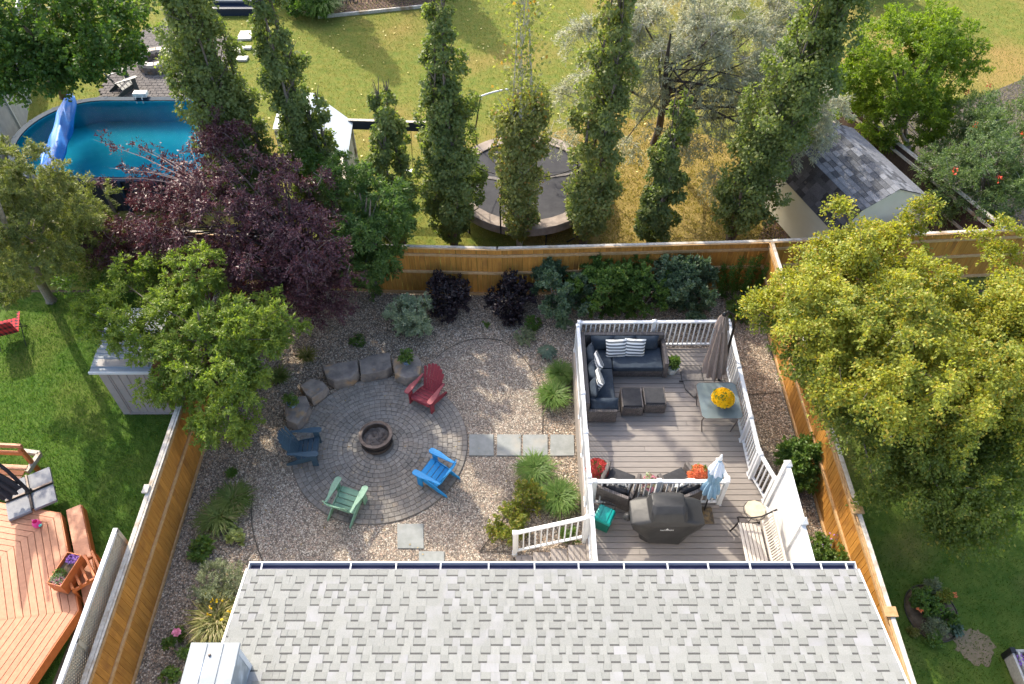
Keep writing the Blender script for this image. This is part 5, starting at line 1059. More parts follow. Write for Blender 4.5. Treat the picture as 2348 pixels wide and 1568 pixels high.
# cantilever parasol folded
um = thing('folded_parasol', 'folded tan cantilever parasol standing on four dark slabs', 'umbrella', (4.95, 12.15, DZ))
for i, (a, b) in enumerate(((4.28, 12.18), (4.82, 12.18), (4.30, 11.68), (4.82, 11.68))):
    q = [(a, b), (a+.52, b), (a+.52, b+.48), (a, b+.48)]
    if i == 0: q = [(a+.12, b+.48), (a, b+.3), (a, b), (a+.52, b), (a+.52, b+.48)]
    if i == 2: q = [(a, b+.48), (a+.02, b+.25), (a+.18, b), (a+.52, b), (a+.52, b+.48)]
    MB().prism(q, DZ+.004, DZ+.07).build('base_slab', M['concrete'], um, bevel=.006)
MB().beam((4.2, 12.17, DZ+.05), (5.36, 12.17, DZ+.05), .03, .03).build('base_frame', M['black'], um); MB().beam((4.82, 11.68, DZ+.05), (4.82, 12.6, DZ+.05), .03, .03).build('base_frame', M['black'], um)
def pleated(parent, name, axis, radf, nf, m, depth=.28, n=48, ph=0):
    V = []; F = []; Z = len(axis)
    for i, (c, r_) in enumerate(zip(axis, radf)):
        for k in range(n):
            a = 2*math.pi*k/n; rr = r_*(1-depth*(.5+.5*math.cos(nf*a+ph+i*.12))**1.3)*(1+.06*math.sin(3*a+i)); V.append((c[0]+rr*math.cos(a), c[1]+rr*math.sin(a), c[2]+.02*math.sin(nf*a)*(i == 0)))
    for i in range(Z-1):
        for k in range(n): F.append((i*n+k, i*n+(k+1) % n, (i+1)*n+(k+1) % n, (i+1)*n+k))
    F.append(list(range((Z-1)*n, Z*n)))
    return MB().add(V, F).build(name, m, parent, smooth=50)
ua = at(1660, 722, 3.15); ub = at(1636, 852, 1.5); ub = Vector((ub.x, ub.y, ub.z))
ax = [ub.lerp(ua, f) for f in (0, .12, .3, .5, .68, .8, .86, .93, 1)]
pleated(um, 'canopy', ax, [.30, .29, .25, .20, .155, .13, .15, .12, .05], 9, M['tan'], .35)
pleated(um, 'top_vent', [ub.lerp(ua, f) for f in (.78, .85, .92, 1.0)], [.19, .16, .11, .04], 7, M['tan'], .3)
MB().tube([ub, ua+(ua-ub)*.03], .02, 8).build('canopy_pole', M['black'], um)
pl = [(5.2, 12.2, DZ), (5.22, 12.25, 1.8), (5.24, 12.4, 2.7), (5.16, 12.45, 3.05), (4.98, 12.42, 3.2)]; MB().tube(pl, [.04, .04, .03, .028, .025], 8).build('curved_mast', M['black'], um, smooth=60)
MB().lathe([(.05, -.04), (.06, 0), (.04, .05), (.001, .07)], tuple(ua+Vector((0, 0, .03))), 12).build('finial', M['black'], um, smooth=60)
# blue small parasol
bu = thing('folded_parasol', 'small folded pale blue parasol by the end of the cross railing', 'umbrella', (4.21, 8.46, DZ))
b0 = Vector((4.21, 8.46, DZ+.05)); b1 = Vector((4.27, 8.72, 2.75))
MB().tube([b0, b1], .019, 8).build('pole', M['black'], bu)
pleated(bu, 'canopy', [b0.lerp(b1, f) for f in (.42, .48, .55, .60, .66, .75, .83, .9, .96)], [.21, .20, .16, .10, .15, .17, .12, .07, .04], 8, M['bluec'], .35)
pleated(bu, 'top_frill', [b0.lerp(b1, f) for f in (.78, .84, .9, .95)], [.18, .15, .09, .05], 8, M['white'] if 0 else mat('pale_canvas', (.55,.6,.68), (.62,.66,.72), 5, rough=.8), .3)
MB().lathe([(.03, 0), (.045, .05), (.03, .1), (.02, .2), (.001, .22)], tuple(b1-Vector((0, 0, .08))), 12).build('finial', M['white_pl'], bu, smooth=50)
MB().box(4.03, 4.43, 8.24, 8.66, DZ+.003, DZ+.035).build('base', M['rusty'], bu, bevel=.01); MB().lathe([(.15, 0), (.13, .03), (.05, .06), (.035, .16)], (4.21, 8.46, DZ+.035), 18).build('base_collar', M['rusty'], bu, smooth=40)
# covered grill
gr = thing('covered_grill', 'barbecue grill under a black fitted cover', 'grill', (3.23, 8.06, DZ))
rings = []
gx = 3.23; gy = 8.06
def gring(w, d, z_, cy, ch=.25, dz=0): 
    return [(gx-w, cy-d+ch*d, z_), (gx-w+ch*w, cy-d, z_), (gx, cy-d*1.02, z_), (gx+w-ch*w, cy-d, z_), (gx+w, cy-d+ch*d, z_), (gx+w*1.01, cy, z_), (gx+w, cy+d-ch*d, z_), (gx+w-ch*w, cy+d, z_), (gx, cy+d, z_), (gx-w+ch*w, cy+d, z_), (gx-w, cy+d-ch*d, z_), (gx-w*1.01, cy, z_)]
prof = [(.50, .30, .12, gy-.03), (.56, .31, .35, gy-.02), (.70, .33, .62, gy), (.76, .34, .86, gy), (.74, .33, .91, gy), (.40, .31, 1.0, gy), (.36, .26, 1.16, gy+.05), (.33, .15, 1.24, gy+.08)]
V = []; F = []
for i, (w, d, z_, cy) in enumerate(prof):
    for j, p in enumerate(gring(w, d, DZ+z_-.02, cy, .35 if i < 2 else .2)): V.append((p[0]+.012*math.sin(j*2.3+i*1.7), p[1]+.012*math.cos(j*3.1+i), p[2]+(.03*math.sin(j*1.9) if i == 0 else .006*math.sin(j*2.7+i))))
for i in range(len(prof)-1):
    for k in range(12): F.append((i*12+k, i*12+(k+1) % 12, (i+1)*12+(k+1) % 12, (i+1)*12+k))
F.append(list(range(12*(len(prof)-1), 12*len(prof))))
bm = bmesh.new(); me = MB().add(V, F).mesh('cover', M['cover']); bm.from_mesh(me); bmesh.ops.bevel(bm, geom=bm.edges[:], offset=.018, segments=2, affect='EDGES', profile=.5)
bm.to_mesh(me); bm.free(); me.polygons.foreach_set('use_smooth', [True]*len(me.polygons)); me.set_sharp_from_angle(angle=R(50)); put('cover', me, gr)
for i in range(-1, 2, 2): MB().tube([(gx+i*.37, gy-.30, DZ+.99), (gx+i*.36, gy-.2, DZ+1.13), (gx+i*.34, gy+.1, DZ+1.235)], .006, 5).build('seam', M['black'], gr)
MB().lathe([(.05, 0), (.09, .05), (.08, .12), (.03, .16), (.001, .17)], (gx-.8, gy-.02, DZ+.62), 12).build('gathered_corner', M['cover'], gr, smooth=50)
for sx in (-.35, .35):
    for sy in (-.15, .15): MB().tube([(gx+sx-.02, gy+sy, DZ+.05), (gx+sx+.02, gy+sy, DZ+.05)], .05, 12).build('wheel', M['black'], gr)
fc = bpy.data.curves.new('logo', 'FONT'); fc.body = 'NAPOLEON'; fc.size = .052; fc.align_x = 'CENTER'; fc.extrude = .001
tmp = bpy.data.objects.new('tmp_logo', fc); COL.objects.link(tmp); dg = bpy.context.evaluated_depsgraph_get(); lm_ = bpy.data.meshes.new_from_object(tmp.evaluated_get(dg)); bpy.data.objects.remove(tmp)
lm_.materials.clear(); lm_.materials.append(M['vinyl'])
lo = put('logo', lm_, gr, world=Matrix.Translation((gx-.02, gy-.362, DZ+.73)) @ RX(82))
MB().add([(gx-.055, gy-.368, DZ+.785), (gx+.015, gy-.368, DZ+.785), (gx-.02, gy-.362, DZ+.83)], [(0, 1, 2)]).build('logo_mark', M['vinyl'], gr)
# teal hose-reel box
tl = thing('teal_cart', 'small teal lidded box with black handle in the corner by the left railing', 'box', (1.98, 8.2, DZ), R(-28))
TZ = .0
MB().add([(-.15, -.13, .0), (.15, -.13, .0), (.15, .13, .0), (-.15, .13, .0), (-.18, -.17, .42), (.18, -.17, .42), (.18, .17, .42), (-.18, .17, .42)], [(0,3,2,1),(4,5,6,7),(0,1,5,4),(1,2,6,5),(2,3,7,6),(3,0,4,7)]).build('body', M['teald'], tl, local=True, bevel=.015)
MB().add([(-.20, -.19, .42), (.20, -.19, .42), (.20, .19, .42), (-.20, .19, .42), (-.19, -.18, .52), (.19, -.18, .52), (.17, .17, .56), (-.17, .17, .56)], [(0,3,2,1),(4,5,6,7),(0,1,5,4),(1,2,6,5),(2,3,7,6),(3,0,4,7)]).build('lid', M['teal'], tl, local=True, bevel=.03, seg=3, smooth=50)
for s in (-.09, .09): MB().beam((s, -.17, .535), (s, .16, .572), .02, .012).build('lid_rib', M['teal'], tl, local=True)
MB().tube([(-.14, .21, .42), (-.14, .24, .62), (.14, .24, .62), (.14, .21, .42)], .013, 8).build('handle', M['black'], tl, local=True)
MB().lathe([(.21, 0), (.21, .02), (.2, .02), (.2, 0)], (0, 0, .405), 4, cap=False).build('rim', M['black'], tl, local=True)
# bench
bn = thing('garden_bench', 'weathered slatted bench with black cast iron arms by the privacy wall', 'bench', (5.1, 7.3, DZ))
for i in range(6): BX(4.82+i*.082, 4.82+i*.082+.062, 6.55, 8.05, DZ+.405-.012*i, DZ+.425-.012*i).build('seat_slat', M['bench'], bn, bevel=.004)
BX(5.30, 5.34, 6.55, 8.05, DZ+.46, DZ+.53).build('back_rail', M['bench'], bn, bevel=.004); BX(5.44, 5.48, 6.55, 8.05, DZ+.84, DZ+.91).build('back_rail', M['bench'], bn, bevel=.004)
sl_ = MB().add([(5.31, -.014, .5), (5.33, -.014, .5), (5.33, .014, .5), (5.31, .014, .5), (5.445, -.014, .86), (5.465, -.014, .86), (5.465, .014, .86), (5.445, .014, .86)], [(0,3,2,1),(4,5,6,7),(0,1,5,4),(1,2,6,5),(2,3,7,6),(3,0,4,7)]).mesh('back_slat', M['bench'])
for i in range(24): put('back_slat', sl_, bn, world=Matrix.Translation((0, 6.62+i*.06, DZ)))
for y_ in (8.07, 6.53):
    MB().tube([(4.76, y_, DZ+.60), (4.80, y_, DZ+.63), (4.95, y_, DZ+.60), (5.12, y_, DZ+.60), (5.28, y_, DZ+.66), (5.46, y_, DZ+.88), (5.52, y_, DZ+.95)], .019, 7).build('arm', M['cast'], bn, smooth=60)
    MB().tube([(4.78, y_, DZ+.60), (4.84, y_, DZ+.42), (4.80, y_, DZ+.2), (4.74, y_, DZ)], .018, 7).build('leg', M['cast'], bn, smooth=60); MB().tube([(5.28, y_, DZ+.42), (5.32, y_, DZ+.2), (5.40, y_, DZ)], .018, 7).build('leg', M['cast'], bn, smooth=60)
    MB().tube([(4.82, y_, DZ+.38), (5.05, y_, DZ+.34), (5.3, y_, DZ+.4)], .015, 6).build('seat_bracket', M['cast'], bn)
# side table
sd = thing('side_table', 'round stone-topped side table with thin metal legs behind the bench', 'table', (*P2(1731, 1168, DZ+.48), DZ))
MB().lathe([(.22, .45), (.23, .465), (.23, .48), (.22, .49), (.001, .49)], n=9).build('table_top', M['sand'], sd, local=True, bevel=0)
for k in range(4): a = k*math.pi/2+.5; MB().tube([(.21*math.cos(a), .21*math.sin(a), .45), (.05*math.cos(a+.8), .05*math.sin(a+.8), .24), (.24*math.cos(a+.3), .24*math.sin(a+.3), 0)], .007, 5).build('leg', M['cast'], sd, local=True)
MB().tube([(.235*math.cos(k*math.pi/12), .235*math.sin(k*math.pi/12), .44) for k in range(25)], .008, 5, False).build('ring', M['cast'], sd, local=True)
# ------------------------------------------------------------ left neighbour: little shed
sd2 = thing('small_shed', 'small taupe resin shed with pale roof under the overhanging tree', 'shed', (-9.2, 12.6, 0))
BX(-9.95, -8.7, 11.84, 13.6, 0, 1.9).build('wall', M['taupe'], sd2)
for i in range(6): BX(-9.93+i*.205, -9.93+i*.205+.195, 11.815, 11.842, .05, 1.72).build('wall_panel', M['taupe'], sd2, bevel=.006)
BX(-9.97, -9.78, 11.80, 11.815, 0, 1.78).build('corner_trim', M['taupe'], sd2); BX(-9.97, -8.68, 11.79, 11.815, 0.0, .05).build('sill', M['taupe'], sd2); BX(-9.97, -8.68, 11.79, 11.815, 1.7, 1.8).build('lintel', M['taupe'], sd2)
rz2 = lambda y: 1.83+.15*(y-11.7)
for i in range(9):
    y0 = 11.7+i*.13; MB().add([(-10.07, y0, rz2(y0)), (-8.62, y0, rz2(y0)), (-8.62, y0+.128, rz2(y0+.128)-.012), (-10.07, y0+.128, rz2(y0+.128)-.012), (-10.07, y0, rz2(y0)+.03), (-8.62, y0, rz2(y0)+.03), (-8.62, y0+.128, rz2(y0+.128)+.012), (-10.07, y0+.128, rz2(y0+.128)+.012)], [(0,3,2,1),(4,5,6,7),(0,1,5,4),(1,2,6,5),(2,3,7,6),(3,0,4,7)]).build('roof_panel', M['roofgrey'], sd2)
MB().add([(-10.07, 12.87, rz2(12.87)), (-8.62, 12.87, rz2(12.87)), (-8.62, 13.75, 1.86), (-10.07, 13.75, 1.86), (-10.07, 12.87, rz2(12.87)+.03), (-8.62, 12.87, rz2(12.87)+.03), (-8.62, 13.75, 1.9), (-10.07, 13.75, 1.9)], [(0,3,2,1),(4,5,6,7),(0,1,5,4),(1,2,6,5),(2,3,7,6),(3,0,4,7)]).build('roof_panel', M['playroof'], sd2)
BX(-10.08, -8.6, 11.66, 11.7, 1.8, 1.87).build('eave_trim', M['white'], sd2)
# plaid chair
cx_, cy_ = P2(14, 745, .5)
pc = thing('camp_chair', 'red and black plaid folding camp chair at the left edge', 'chair', (cx_, cy_, 0), R(200))
MB().add([(-.28, -.3, .42), (.28, -.3, .42), (.26, .2, .36), (-.26, .2, .36), (.3, .42, .95), (-.3, .42, .95), (.2, .45, .99), (-.2, .45, .99), (-.28, -.3, .40), (.28, -.3, .40), (.26, .22, .34), (-.26, .22, .34), (.3, .45, .94), (-.3, .45, .94), (.2, .48, .98), (-.2, .48, .98)], [(0,1,2,3),(3,2,4,5),(5,4,6,7),(8,11,10,9),(11,13,12,10),(13,15,14,12),(0,8,9,1),(1,9,10,2),(2,10,12,4),(4,12,14,6),(6,14,15,7),(7,15,13,5),(5,13,11,3),(3,11,8,0)]).build('fabric', M['plaid'], pc, local=True)
for a, b in (((-.3, -.32, .0), (.3, .45, .95)), ((.3, -.32, 0), (-.3, .45, .95)), ((-.3, -.32, .55), (-.32, .5, 0)), ((.3, -.32, .55), (.32, .5, 0)), ((-.32, -.34, 0), (.3, -.3, .42)), ((.32, -.34, 0), (-.3, -.3, .42))): MB().tube([a, b], .011, 6).build('frame_tube', M['black'], pc, local=True)
for s in (-1, 1): MB().box(s*.33-.035, s*.33+.035, -.34, .25, .56, .575).build('arm_rest', M['plaid'], pc, local=True)
# ------------------------------------------------------------ left neighbour: orange deck
od = thing('orange_deck', 'orange-stained octagonal deck with mitred boards', 'deck', (-10.5, 6.5, 0))
OZ = .5; CEN = Vector((-12.6, 5.95)); 
# mitre rays through the corners of the rings
m1 = Vector((-10.28, 8.62))-CEN; m2 = Vector((-9.38, 6.41))-CEN; a1 = math.atan2(m1.y, m1.x); a2 = math.atan2(m2.y, m2.x)
angs = [a1+R(62), a1, a2, a2-R(50)]
def ray(a, ang_mid, dist): return CEN+Vector((math.cos(a), math.sin(a)))*(dist/math.cos(a-ang_mid))
dmax = {0: 3.45, 1: 3.43, 2: 3.45}
mids = [(angs[0]+angs[1])/2, (angs[1]+angs[2])/2, (angs[2]+angs[3])/2]
scale_ = [math.cos(angs[1]-mids[0])/1, 0, 0]
def ringpt(k, corner):   # k: distance along the mitre ray
    a = angs[corner]; f = {1: 1.0, 2: 1.0}.get(corner, 1.0); return CEN+Vector((math.cos(a), math.sin(a)))*k*f
k = .4; bi = 0
while k < 3.5:
    k1 = k+.150
    for s in range(3):
        p, q, r_, w_ = ringpt(k+.006, s), ringpt(k+.006, s+1), ringpt(k1, s+1), ringpt(k1, s)
        poly = [tuple(w_), tuple(r_), tuple(q), tuple(p)]
        if max(v[0] for v in poly) < -12.2: continue
        MB().prism(poly, OZ-.03, OZ+random.uniform(-.001, .002)).build('deck_board', M['orange_deck'], od, bevel=.003)
    k = k1+.004
P_ = [ringpt(k, i) for i in range(4)]
for i in range(3): MB().beam((P_[i].x, P_[i].y, OZ-.14), (P_[i+1].x, P_[i+1].y, OZ-.14), .04, .26).build('skirt_board', M['orange_trim'], od)
d12 = (P_[2]-P_[1]).normalized(); n12 = Vector((-d12.y, d12.x))*-1
if n12.dot(P_[1]-CEN) < 0: n12 = -n12
for j, (o0, o1, zz) in enumerate(((.10, .42, OZ-.10),)):
    q = [P_[1]+n12*o0-d12*.1, P_[2]+n12*o0+d12*.05, P_[2]+n12*o1+d12*.15, P_[1]+n12*o1-d12*.1]; MB().prism([tuple(v) for v in q], zz-.04, zz).build('step_board', M['orange_deck'], od, bevel=.004)
    MB().beam((q[3].x, q[3].y, zz-.18), (q[2].x, q[2].y, zz-.18), .03, .27).build('step_riser', M['orange_trim'], od)
# flower box on stand
fbx = at(143, 1300, 1.0); ang = math.atan2(-.1, 1)
pb = thing('planter_box', 'orange wooden flower box with purple blooms on the orange deck', 'planter', (fbx.x, fbx.y, OZ), R(-14))
for a in ((-.17, .17, -.36, -.34), (-.17, .17, .34, .36), (-.17, -.15, -.34, .34), (.15, .17, -.34, .34)): MB().box(*a, .05, .42).build('side_board', M['orange_trim'], pb, local=True, bevel=.003)
MB().box(-.15, .15, -.34, .34, .05, .33).build('soil_fill', M['soil'], pb, local=True)
w = WM[pb.name]
for (x_, y_), lmn, k_ in (((-.02, -.22), 'l_varieg', 200), ((-.05, -.1), 'l_green', 250), ((.02, .24), 'p_purple', 220), ((.03, -.26), 'p_pink', 60)):
    c = w @ Vector((x_, y_, .40)); P = np.array([list(c)])+rdir(k_)*[.12, .1, .05]; tag(put('blooms' if lmn[0] == 'p' else 'foliage', leaf_mesh('foliage', P, rdir(k_), rdir(k_)+[0, 0, 1], .04, .025, M[lmn]), pb), kind='stuff')
# slatted steps beside the box
ss = thing('slatted_bench', 'orange slatted frame between the flower box and the lattice', 'bench', (at(182, 1290, .55).x, at(182, 1290, .55).y, .22), R(-52))
for i in range(5): MB().box(.0, .62, -.3+i*.15, -.3+i*.15+.05, .42, .50).build('slat', M['orange_trim'], ss, local=True, bevel=.004)
for x_ in (.05, .68): MB().box(x_*.85, x_*.85+.04, -.32, .37, .34, .42).build('stringer', M['orange_trim'], ss, local=True); 
for x_, y_ in ((.04, -.32), (.56, -.32), (.04, .32), (.56, .32)): MB().box(x_, x_+.05, y_, y_+.05, -.22, .42).build('leg', M['orange_trim'], ss, local=True)
# dark parasol with grey slabs
dp = thing('dark_parasol', 'dark grey cantilever parasol on four grey slabs on the orange deck', 'umbrella', (*P2(68, 1128, OZ+.1), OZ), R(30))
for a, b in ((-.52, -.52), (.02, -.52), (-.52, .02), (.02, .02)): MB().box(a, a+.48, b, b+.48, .02, .10).build('base_slab', M['grey_slab'], dp, local=True, bevel=.006)
for r_ in (0, 90): MB().beam((-.5, 0, .12), (.5, 0, .12), .04, .05).build('base_frame', M['steel'], dp, local=True, M=RZ_(r_))
MB().tube([(0, 0, .1), (-.05, .02, 1.0), (-.25, .1, 2.4)], [.045, .04, .035], 10).build('mast', M['cushion2'], dp, local=True)
wv = WM[dp.name]; a0 = wv @ Vector((-.25, -.1, .5)); a1_ = wv @ Vector((-.75, .2, 2.4)); pleated(dp, 'canopy', [a0.lerp(a1_, f) for f in (0, .2, .5, .8, 1)], [.24, .22, .16, .1, .04], 8, M['cushion2'], .35)
MB().lathe([(.05, 0), (.08, .04), (.05, .1)], (0, 0, .12), 12).build('hub', M['black'], dp, local=True)
# orange bench behind
ob = thing('orange_bench', 'orange-stained wooden bench at the far edge of the neighbours deck', 'bench', (-11.9, 9.9, 0), R(-3))
for i, (y_, z_) in enumerate(((.25, .95), (.18, .75), (-.05, .48), (-.2, .48), (-.35, .48))): MB().box(-.9, .45, y_, y_+(.06 if i < 2 else .13), z_, z_+(.12 if i < 2 else .03)).build('seat_slat' if i > 1 else 'back_slat', M['orange_trim'] if i % 2 else M['orange_deck'], ob, local=True, bevel=.004)
for x_ in (-.85, .35): MB().box(x_, x_+.08, .2, .29, 0, .95).build('post', M['orange_trim'], ob, local=True); MB().box(x_, x_+.08, -.34, -.26, 0, .48).build('post', M['orange_trim'], ob, local=True)
gt_ = thing('timber_kerb', 'pale timber corner kerb beside the orange bench', 'kerb', (-11.4, 9.6, 0))
pA, pB, pC_ = at(55, 1035, .3), at(92, 1040, .3), at(62, 1083, .3)
MB().beam(pA, pB, .1, .12).build('beam', M['grey_wood'], gt_, bevel=.004); MB().beam(pB, pC_, .1, .12).build('beam', M['grey_wood'], gt_, bevel=.004)
# watering can
wc = thing('watering_can', 'small pink toy watering can lying on the orange deck', 'watering can', (*P2(82, 1198, OZ+.1), OZ), R(-30))
MB().lathe([(.001, 0), (.085, .0), (.09, .08), (.06, .15), (.055, .15), (.05, .03)], n=18).build('body', M['pink'], wc, local=True, smooth=45)
MB().tube([(.06, 0, .05), (.13, 0, .1), (.18, 0, .14)], [.022, .016, .014], 8).build('spout', M['pink'], wc, local=True); MB().lathe([(.02, 0), (.04, .03), (.001, .035)], (.19, 0, .13), 12).build('rose', M['teal'], wc, local=True)
MB().tube([(-.06, 0, .13), (-.11, 0, .13), (-.12, 0, .06), (-.08, 0, .02)], .012, 7).build('handle', M['pink'], wc, local=True)
# ------------------------------------------------------------ pool
pl_ = thing('swimming_pool', 'oval above-ground swimming pool with bright blue water', 'pool', (-12.6, 22.2, 0))
PX0, PX1, PY0, PY1 = -16.45, -8.9, 19.95, 24.5; pcy = (PY0+PY1)/2; pr2 = (PY1-PY0)/2
def oval(o=0, n=40):
    pts = []
    for k in range(n+1): a = math.pi/2+math.pi*k/n; pts.append((PX0+pr2*.95+math.cos(a)*(pr2*.95+o), pcy+math.sin(a)*(pr2+o)))
    for k in range(n+1): a = -math.pi/2+math.pi*k/n; pts.append((PX1-pr2*.95+math.cos(a)*(pr2*.95+o), pcy+math.sin(a)*(pr2+o)))
    return pts
def wallring(o1, o2, z0, z1):
    a, b = oval(o1), oval(o2); n = len(a); V = [(x, y, z0) for x, y in a]+[(x, y, z1) for x, y in a]+[(x, y, z0) for x, y in b]+[(x, y, z1) for x, y in b]; F = []
    for k in range(n): j = (k+1) % n; F += [(k, n+k, n+j, j), (2*n+k, 2*n+j, 3*n+j, 3*n+k), (n+k, 3*n+k, 3*n+j, n+j), (k, j, 2*n+j, 2*n+k)]
    return MB().add(V, F)
wallring(0, .05, 0, 1.2).build('wall', M['pool_wall'], pl_); wallring(-.1, .12, 1.2, 1.24).build('rim', M['pool_rim'], pl_); wallring(-.03, -.005, .05, 1.19).build('liner', M['pool_liner'], pl_)
MB().prism(oval(-.03), .3, .34).build('pool_floor', M['pool_liner'], pl_); MB().add([(x, y, 1.12) for x, y in oval(-.032)], [list(range(82))]).build('water', M['water'], pl_)
ov_ = oval(.09)
for k in list(range(0, 41, 5))+[]:
    x_, y_ = ov_[k]; MB().box(x_-.06, x_+.06, y_-.06, y_+.06, 0, 1.245).build('upright', M['pool_rim'], pl_, bevel=.01)
for i in range(7): x_ = -13.4+i*.55; MB().box(x_-.05, x_+.05, PY0-.16, PY0-.05, 0, 1.2).build('upright', M['bark'] if i % 2 else M['pool_rim'], pl_, bevel=.01)
sk = thing('pool_skimmer', 'white pool skimmer box hung on the pool rim', 'skimmer', (*P2(320, 213, 1.4), 1.0))
MB().box(-.24, .24, -.1, .16, .25, .42).build('box', M['white_pl'], sk, local=True, bevel=.04, seg=3, smooth=50)
for s in (-.13, .1): MB().tube([(s, -.08, .3), (s, -.18, .3), (s, -.2, .1)], .02, 8).build('hook', M['white_pl'], sk, local=True)
tp = thing('pool_cover', 'blue solar cover bunched on its roller across the pool', 'pool cover', (-14, 22, 1.2))
ra, rb_ = at(160, 222, 1.5), at(112, 405, 1.4); 
V = []; F = []; n = 22; Z = 26
for i in range(Z):
    f = i/(Z-1); c = ra.lerp(rb_, f)
    for k in range(n):
        a = 2*math.pi*k/n; rr = (.13+.17*math.sin(math.pi*min(1, f*1.02))**.6+.02*math.sin(i*.8+k*.3)+.03*math.sin(k*2.1+i*.35))*(1.15 if math.cos(a) > 0 else .9); V.append((c.x+rr*math.cos(a), c.y, c.z+rr*.7*math.sin(a)))
for i in range(Z-1):
    for k in range(n): F.append((i*n+k, (i+1)*n+k, (i+1)*n+(k+1) % n, i*n+(k+1) % n))
F += [list(range(n)), list(range((Z-1)*n, Z*n))[::-1]]
MB().add(V, F).build('rolled_cover', M['tarp'], tp, smooth=70)
MB().tube([ra+Vector((0, .2, 0)), rb_+Vector((0, -.2, 0))], .04, 8).build('roller_tube', M['tarp'], tp)
V = []; F = []; gx_, gy_ = 14, 12
c00, c10, c01, c11 = at(133, 300, 1.06), at(135, 300, 1.13), at(85, 395, 1.13), at(118, 400, 1.13); c00 = at(118, 315, 1.13)
for i in range(gx_+1):
    for j in range(gy_+1):
        u, v = i/gx_, j/gy_; p = c00.lerp(c10, u).lerp(c01.lerp(c11, u), v); V.append((p.x+.08*math.sin(v*9)*(1-u), p.y, p.z+.05+.06*abs(math.sin(u*7+v*5))))
for i in range(gx_):
    for j in range(gy_): a = i*(gy_+1)+j; F.append((a, a+1, a+gy_+2, a+gy_+1))
o_ = MB().add(V, F).build('trailing_sheet', M['tarp'], tp, smooth=70); md = o_.modifiers.new('s', 'SOLIDIFY'); md.thickness = .012
# paver patio and stone pit of the neighbours
sheet('pool_patio', flat([(225, 226), (262, 150), (285, 95), (330, 68), (400, 58), (520, 90), (560, 235), (380, 246)]), .004, M['joint'], 'dark paver patio behind the pool')
pp = bpy.data.objects['pool_patio']; poly = flat([(225, 226), (262, 150), (285, 95), (330, 68), (400, 58), (520, 90), (560, 235), (380, 246)])
pmesh = [MB().box(-.115, .115, -.09, .09, 0, .05).mesh('patio_paver', M['concrete'], bevel=.008) for _ in range(1)]
cand = []
for i in range(60):
    for j in range(40): cand.append((-19+i*.24+(.12 if j % 2 else 0), 24.6+j*.19))
cand = np.array([(a, b, 0) for a, b in cand]); cand = cand[inpoly(cand, poly)]; cand = cand[np.hypot(cand[:, 0]+14.1, cand[:, 1]-28.9) > .75]
order = np.argsort(cand[:, 1]); rest = MB()
for c_, i in enumerate(order):
    x_, y_, _ = cand[i]; zz = random.uniform(-.006, .004)
    if c_ < 220: put('patio_paver', pmesh[0], pp, world=Matrix.Translation((x_, y_, zz)) @ RZ_(random.uniform(-2, 2)))
    else: rest.box(x_-.115, x_+.115, y_-.09, y_+.09, 0, .05+zz)
if rest.v: tag(rest.build('paver_field', M['concrete'], pp), kind='stuff')
sp = thing('stone_fire_pit', 'round stone-ringed fire pit behind the pool', 'fire pit', (-14.15, 28.9, 0))
for lay in range(3):
    for k in range(14):
        a0 = 2*math.pi*(k+.5*lay)/14+.01; a1b = a0+2*math.pi/14-.03; ri, ro_ = .48, .74
        q = [(-14.15+r_*math.cos(a), 28.9+r_*math.sin(a)) for r_, a in ((ri, a0), (ro_, a0), (ro_, (a0+a1b)/2), (ro_, a1b), (ri, a1b))]
        MB().prism(q, lay*.14+.005, lay*.14+.138).build('stone', M['grey_wood'] if lay == 2 else M['boulder'], sp, bevel=.012)
MB().lathe([(.47, .02), (.3, .12), (.001, .15)], (-14.15, 28.9, 0), 20).build('ash_bed', M['ash'], sp)
for (x_, y_, w_, d_), l in zip(((564, 84, .62, .75), (543, 119, .55, .42), (566, 112, .4, .22), (556, 137, .45, .35), (538, 33, .75, .22)), ('largest pale slab of the path to the steps', 'pale square slab left of the small one on the lawn path', 'smallest pale slab on the lawn path', 'pale slab nearest the poplars on the lawn path', 'grey slab right below the navy steps')):
    p = at(x_, y_, 0); tag(MB().prism([(p.x-w_/2, p.y-d_/2), (p.x+w_/2*.9, p.y-d_/2*.9), (p.x+w_/2, p.y+d_/2), (p.x-w_/2*.95, p.y+d_/2*.95)], 0, .085).build('stepping_stone', M['flagw'], bevel=.01), l, 'stepping stone', 'pale slabs across the far lawn')
stp = thing('entry_steps', 'navy painted steps at the top edge of the picture', 'steps', (-12, 33.6, 0))
p = at(538, 22, .3); BX(p.x-1.0, p.x+1.0, p.y, p.y+.35, .25, .33).build('tread', M['navy'], stp); BX(p.x-1.0, p.x+1.0, p.y+.03, p.y+.08, 0, .25).build('riser', M['navy'], stp); BX(p.x-1.0, p.x+1.0, p.y+.36, p.y+1.2, .45, .53).build('tread', M['grey_slab'], stp); BX(p.x-1.0, p.x+1.0, p.y+.36, p.y+.4, .2, .45).build('riser', M['navy'], stp)
a, b = at(782, 34, .1), at(997, 10, .1); le = thing('lawn_edging', 'grey timber edging of the mulch bed at the top', 'edging', (a.x, a.y, 0)); MB().beam((a.x-1, a.y-.12, .06), (b.x, b.y, .06), .1, .14).build('beam', M['grey_wood'], le, bevel=.01)
